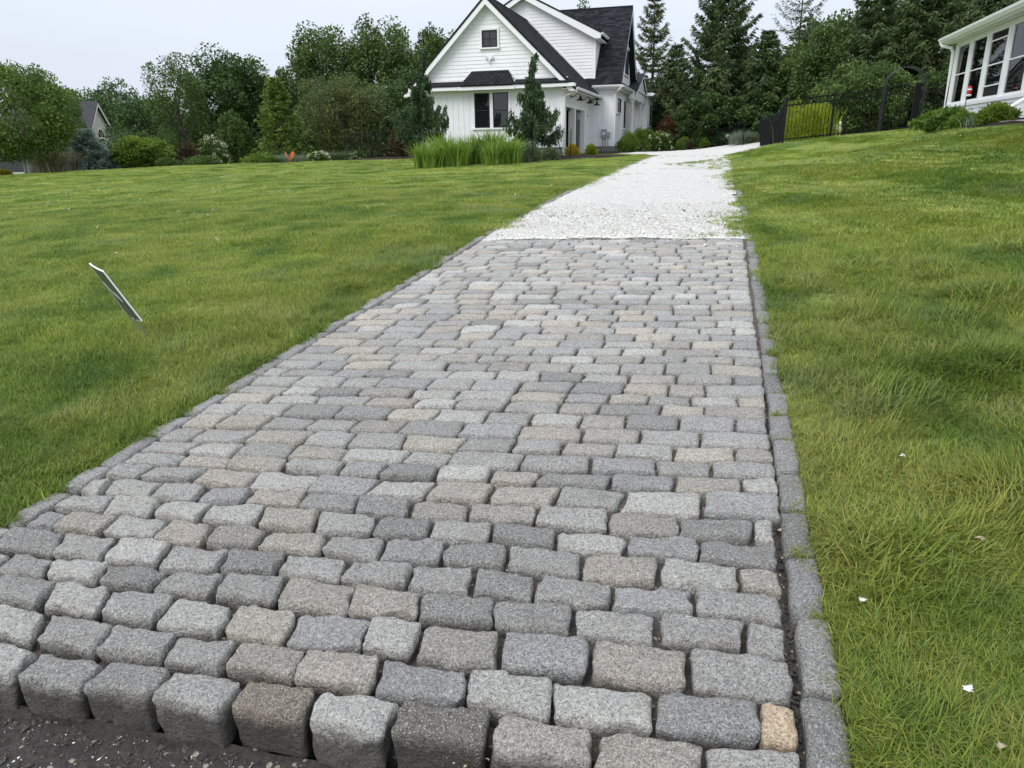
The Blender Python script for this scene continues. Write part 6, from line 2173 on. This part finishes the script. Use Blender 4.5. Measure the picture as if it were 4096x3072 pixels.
def grass_object(name, label, x, y, rot, scl, protos, scz=None):
    t, s = w2d(x, y)
    z = ground_d(t, s) + waves(np.stack([t, s], -1), 3.2, 5) * .022 * np.clip((np.hypot(t, s) - 1) / 8, 0, 1)
    me = bpy.data.meshes.new(name)
    n = len(x)
    me.vertices.add(n)
    me.vertices.foreach_set('co', np.stack([x, y, z], -1).astype(np.float32).ravel())
    for nm, val, typ, key in (('rot', rot, 'FLOAT', 'value'), ('scl', np.stack([scl, scl, scl * (1 if scz is None else scz)], -1).ravel(), 'FLOAT_VECTOR', 'vector')):
        a = me.attributes.new(nm, typ, 'POINT')
        a.data.foreach_set(key, val.astype(np.float32))
    me.materials.append(MAT['grass'])
    o = link(name, me)
    tag(o, label, kind='stuff')
    ng = bpy.data.node_groups.new(name, 'GeometryNodeTree')
    ng.interface.new_socket('Geometry', in_out='INPUT', socket_type='NodeSocketGeometry')
    ng.interface.new_socket('Geometry', in_out='OUTPUT', socket_type='NodeSocketGeometry')
    N, K = ng.nodes, ng.links
    gi, go = N.new('NodeGroupInput'), N.new('NodeGroupOutput')
    iop = N.new('GeometryNodeInstanceOnPoints')
    jn = N.new('GeometryNodeJoinGeometry')
    for p in protos[::-1]:
        oi = N.new('GeometryNodeObjectInfo')
        oi.inputs['Object'].default_value = p
        oi.inputs['As Instance'].default_value = True
        K.new(oi.outputs['Geometry'], jn.inputs[0])
    K.new(gi.outputs[0], iop.inputs['Points'])
    K.new(jn.outputs[0], iop.inputs['Instance'])
    iop.inputs['Pick Instance'].default_value = True
    ra = N.new('GeometryNodeInputNamedAttribute')
    ra.data_type = 'FLOAT'
    ra.inputs['Name'].default_value = 'rot'
    cx = N.new('ShaderNodeCombineXYZ')
    K.new(ra.outputs['Attribute'], cx.inputs['Z'])
    sa2 = N.new('GeometryNodeInputNamedAttribute')
    sa2.data_type = 'FLOAT_VECTOR'
    sa2.inputs['Name'].default_value = 'scl'
    K.new(cx.outputs[0], iop.inputs['Rotation'])
    K.new(sa2.outputs['Attribute'], iop.inputs['Scale'])
    K.new(iop.outputs[0], go.inputs[0])
    md = o.modifiers.new('grass', 'NODES')
    md.node_group = ng
    return o


long_p = [tuft('grass_tuft', 26, .05, .05, .125, .0042, .85, 4, .4, .80, .9) for _ in range(6)]
mown_p = [tuft('grass_tuft', 46, .075, .028, .062, .0034, .45, 3, .2, .95, 1.5) for _ in range(6)]
far_p = [tuft('grass_tuft', 150, .27, .035, .075, .0085, .40, 2, .30, 1., .7) for _ in range(6)]


def polar(n, d0, d1, power, a0=-46, a1=46):
    d = (rng.uniform(0, 1, n) * (d1 ** power - d0 ** power) + d0 ** power) ** (1 / power)
    a = np.radians(rng.uniform(a0, a1, n))
    return d * np.sin(a), d * np.cos(a), d


def flow(x, y, spread):
    return waves(np.stack([x, y], -1), 1.4, 51) * 1.9 + waves(np.stack([x, y], -1), .35, 52) * .7 + .3 + rng.normal(0, spread, len(x))


def stripes(x, y):
    """mowing passes: the blades of neighbouring passes lean opposite ways"""
    t, s = w2d(x, y)
    q = np.where(t > 0, t * .75 + s * .22, s * .9 - t * .25) / .62 + waves(np.stack([t, s], -1), 6, 56) * .25
    k = (np.floor(q) % 2) * math.pi + np.where(t > 0, 1.3, .4)
    return k + rng.normal(0, .8, len(x))


# long uncut grass on the right bank and along both kerbs
x, y, d = polar(46000, .9, 9.5, 1.35, 0, 48)
t, s = w2d(x, y)
ok = lawn_ok(x, y) & (t > .4) & (rng.random(len(x)) < np.clip(1.3 - (s - 3.0) / 3.5, 0, 1))
x, y = x[ok], y[ok]
hs = np.clip(1.0 + waves(np.stack([x, y], -1), .9, 53) * .5, .4, 1.7) * np.interp(w2d(x, y)[0], [.4, .6, 1.2], [.6, .9, 1.05])
grass_object('long_grass', 'long uncut grass lying in swirls on the right bank', x, y, flow(x, y, .95), hs, long_p)
x, y, d = polar(26000, 1.8, 8.5, 1.35, -48, 2)
t, s = w2d(x, y)
ok = lawn_ok(x, y) & (t < -2.6) & (rng.random(len(x)) < np.clip(1.25 - (-2.6 - t) / 1.3, 0, 1))
x, y = x[ok], y[ok]
grass_object('kerb_grass', 'darker long grass leaning over the left kerb', x, y, flow(x, y, .6), np.clip(.78 + waves(np.stack([x, y], -1), .8, 54) * .25, .4, 1.2), long_p)
# mown lawn
x, y, d = polar(66000, 1.2, 17, 1.15)
ok = lawn_ok(x, y)
t, s = w2d(x, y)
ok &= ~((t > .4) & (s < 6) & (rng.random(len(x)) < .75))
x, y, d = x[ok], y[ok], d[ok]
sc = np.interp(d, [2, 6, 17], [1., 1.15, 1.7]) * np.clip(1 + waves(np.stack([x, y], -1), 1.1, 55) * .28, .55, 1.5)
grass_object('mown_grass', 'short mown lawn grass near the drive', x, y, rng.uniform(0, 6.28, len(x)), sc, mown_p, np.interp(d, [2, 6, 17], [1, .9, .65]))
x, y, d = polar(30000, 8.5, 52, 1.25)
ok = lawn_ok(x, y)
x, y, d = x[ok], y[ok], d[ok]
grass_object('far_grass', 'mown lawn grass stretching to the tree line', x, y, stripes(x, y), np.interp(d, [8, 20, 52], [.9, 1.15, 1.5]), far_p, np.interp(d, [8, 20, 52], [.75, .62, .5]))

# ------------------------------------------------------------------ small things in the grass
def on_lawn(n, tr, sr):
    x, y = d2w(rng.uniform(*tr, n), rng.uniform(*sr, n))
    k = lawn_ok(x, y)
    return x[k], y[k]


xx, yy = [], []
for tr, sr, n in (((-18, -3), (6, 28), 200), ((.8, 4), (9, 20), 30)):
    a, b = on_lawn(n, tr, sr)
    keep = waves(np.stack([a, b], -1), 2.5, 61) > .15
    xx.append(a[keep])
    yy.append(b[keep])
x, y = np.concatenate(xx), np.concatenate(yy)
P = np.stack([x, y, ground_d(*w2d(x, y)) + .05], -1)
P = np.repeat(P, 5, 0) + rng.normal(0, .010, (len(P) * 5, 3))
V, F = chips(P, np.full(len(P), .008), .8)
tag(link('clover_flowers', MB().add(V, F).mesh('clover_flowers', 'clover', attr=False)), 'white clover flower heads dotted over the lawn', kind='stuff')
# pale shells and stones lying in the grass on the right
cs = [(.72, 1.72, .020, 'chip_white', 'white shell lying in the grass nearest the right kerb'), (1.02, 1.60, .013, 'chip_tan', 'small tan stone near the right picture edge'), (.52, 2.05, .015, 'chip_white', 'white shell beside the kerb joint'), (.73, 1.55, .015, 'chip_tan', 'pinkish stone in the grass by the lowest kerb stone'),
      (.83, 3.05, .016, 'chip_white', 'white shell in the middle of the right grass'), (1.55, 3.3, .016, 'chip_white', 'white shell far out on the right grass'), (.95, 2.45, .013, 'chip_tan', 'tan stone beside the long dark grass')]
for t, s, r_, mt, lab in cs:
    V, F = chips(rng.normal(0, r_ * .3, (4, 3)) * np.array([1, 1, .3]), np.full(4, r_ * .55), .35)
    x_, y_ = d2w(t, s)
    o = link('shell' if mt == 'chip_white' else 'pebble', MB().add(V, F).mesh('shell', mt, attr=False), None, (x_, y_, gz(x_, y_) + .06))
    tag(o, lab, 'shell' if mt == 'chip_white' else 'stone', 'pale shells and stones in the right grass')
# weeds creeping over the gravel
wx, wy, ws_ = [], [], []
for t0, s0, rt, rs, n in ((-.9, 24, .5, 3.2, 260), (-1.2, 19.3, .35, .5, 40), (-.5, 20.6, .3, .8, 36), (.22, 14, .16, 4.5, 90), (.25, 9.2, .12, .8, 60), (-2.3, 17, .12, 5, 40), (-.2, 8.42, .12, .06, 14), (-1.0, 8.4, .1, .06, 10), (-1.4, 32, .6, 2.5, 60)):
    a, b = d2w(t0 + rng.normal(0, rt, n), s0 + rng.normal(0, rs, n))
    wx.append(a)
    wy.append(b)
x, y = np.concatenate(wx), np.concatenate(wy)
t, s = w2d(x, y)
k = (s > 8.33) & (t > -2.55)
x, y = x[k], y[k]
grass_object('gravel_weeds', 'sparse weeds creeping through the white gravel', x, y, rng.uniform(0, 6.28, len(x)), rng.uniform(.7, 1.5, len(x)), mown_p, np.full(len(x), 1.))
# joints: tiny sprigs by the kerb stones
x, y = [], []
for t_, s_ in ((.40, 2.62), (.395, 2.32), (.40, 3.25), (.41, 3.52), (.42, 4.46), (-2.63, 1.87), (-2.63, 2.15), (-2.65, 2.68), (-2.66, 3.24), (.43, 5.1), (.42, 1.99)):
    a, b = d2w(t_ + rng.normal(0, .015, 7), s_ + rng.normal(0, .02, 7))
    x.append(a)
    y.append(b)
x, y = np.concatenate(x), np.concatenate(y)
grass_object('kerb_sprigs', 'little sprigs of grass between the kerb stones', x, y, rng.uniform(0, 6.28, len(x)), rng.uniform(.45, .8, len(x)), long_p)
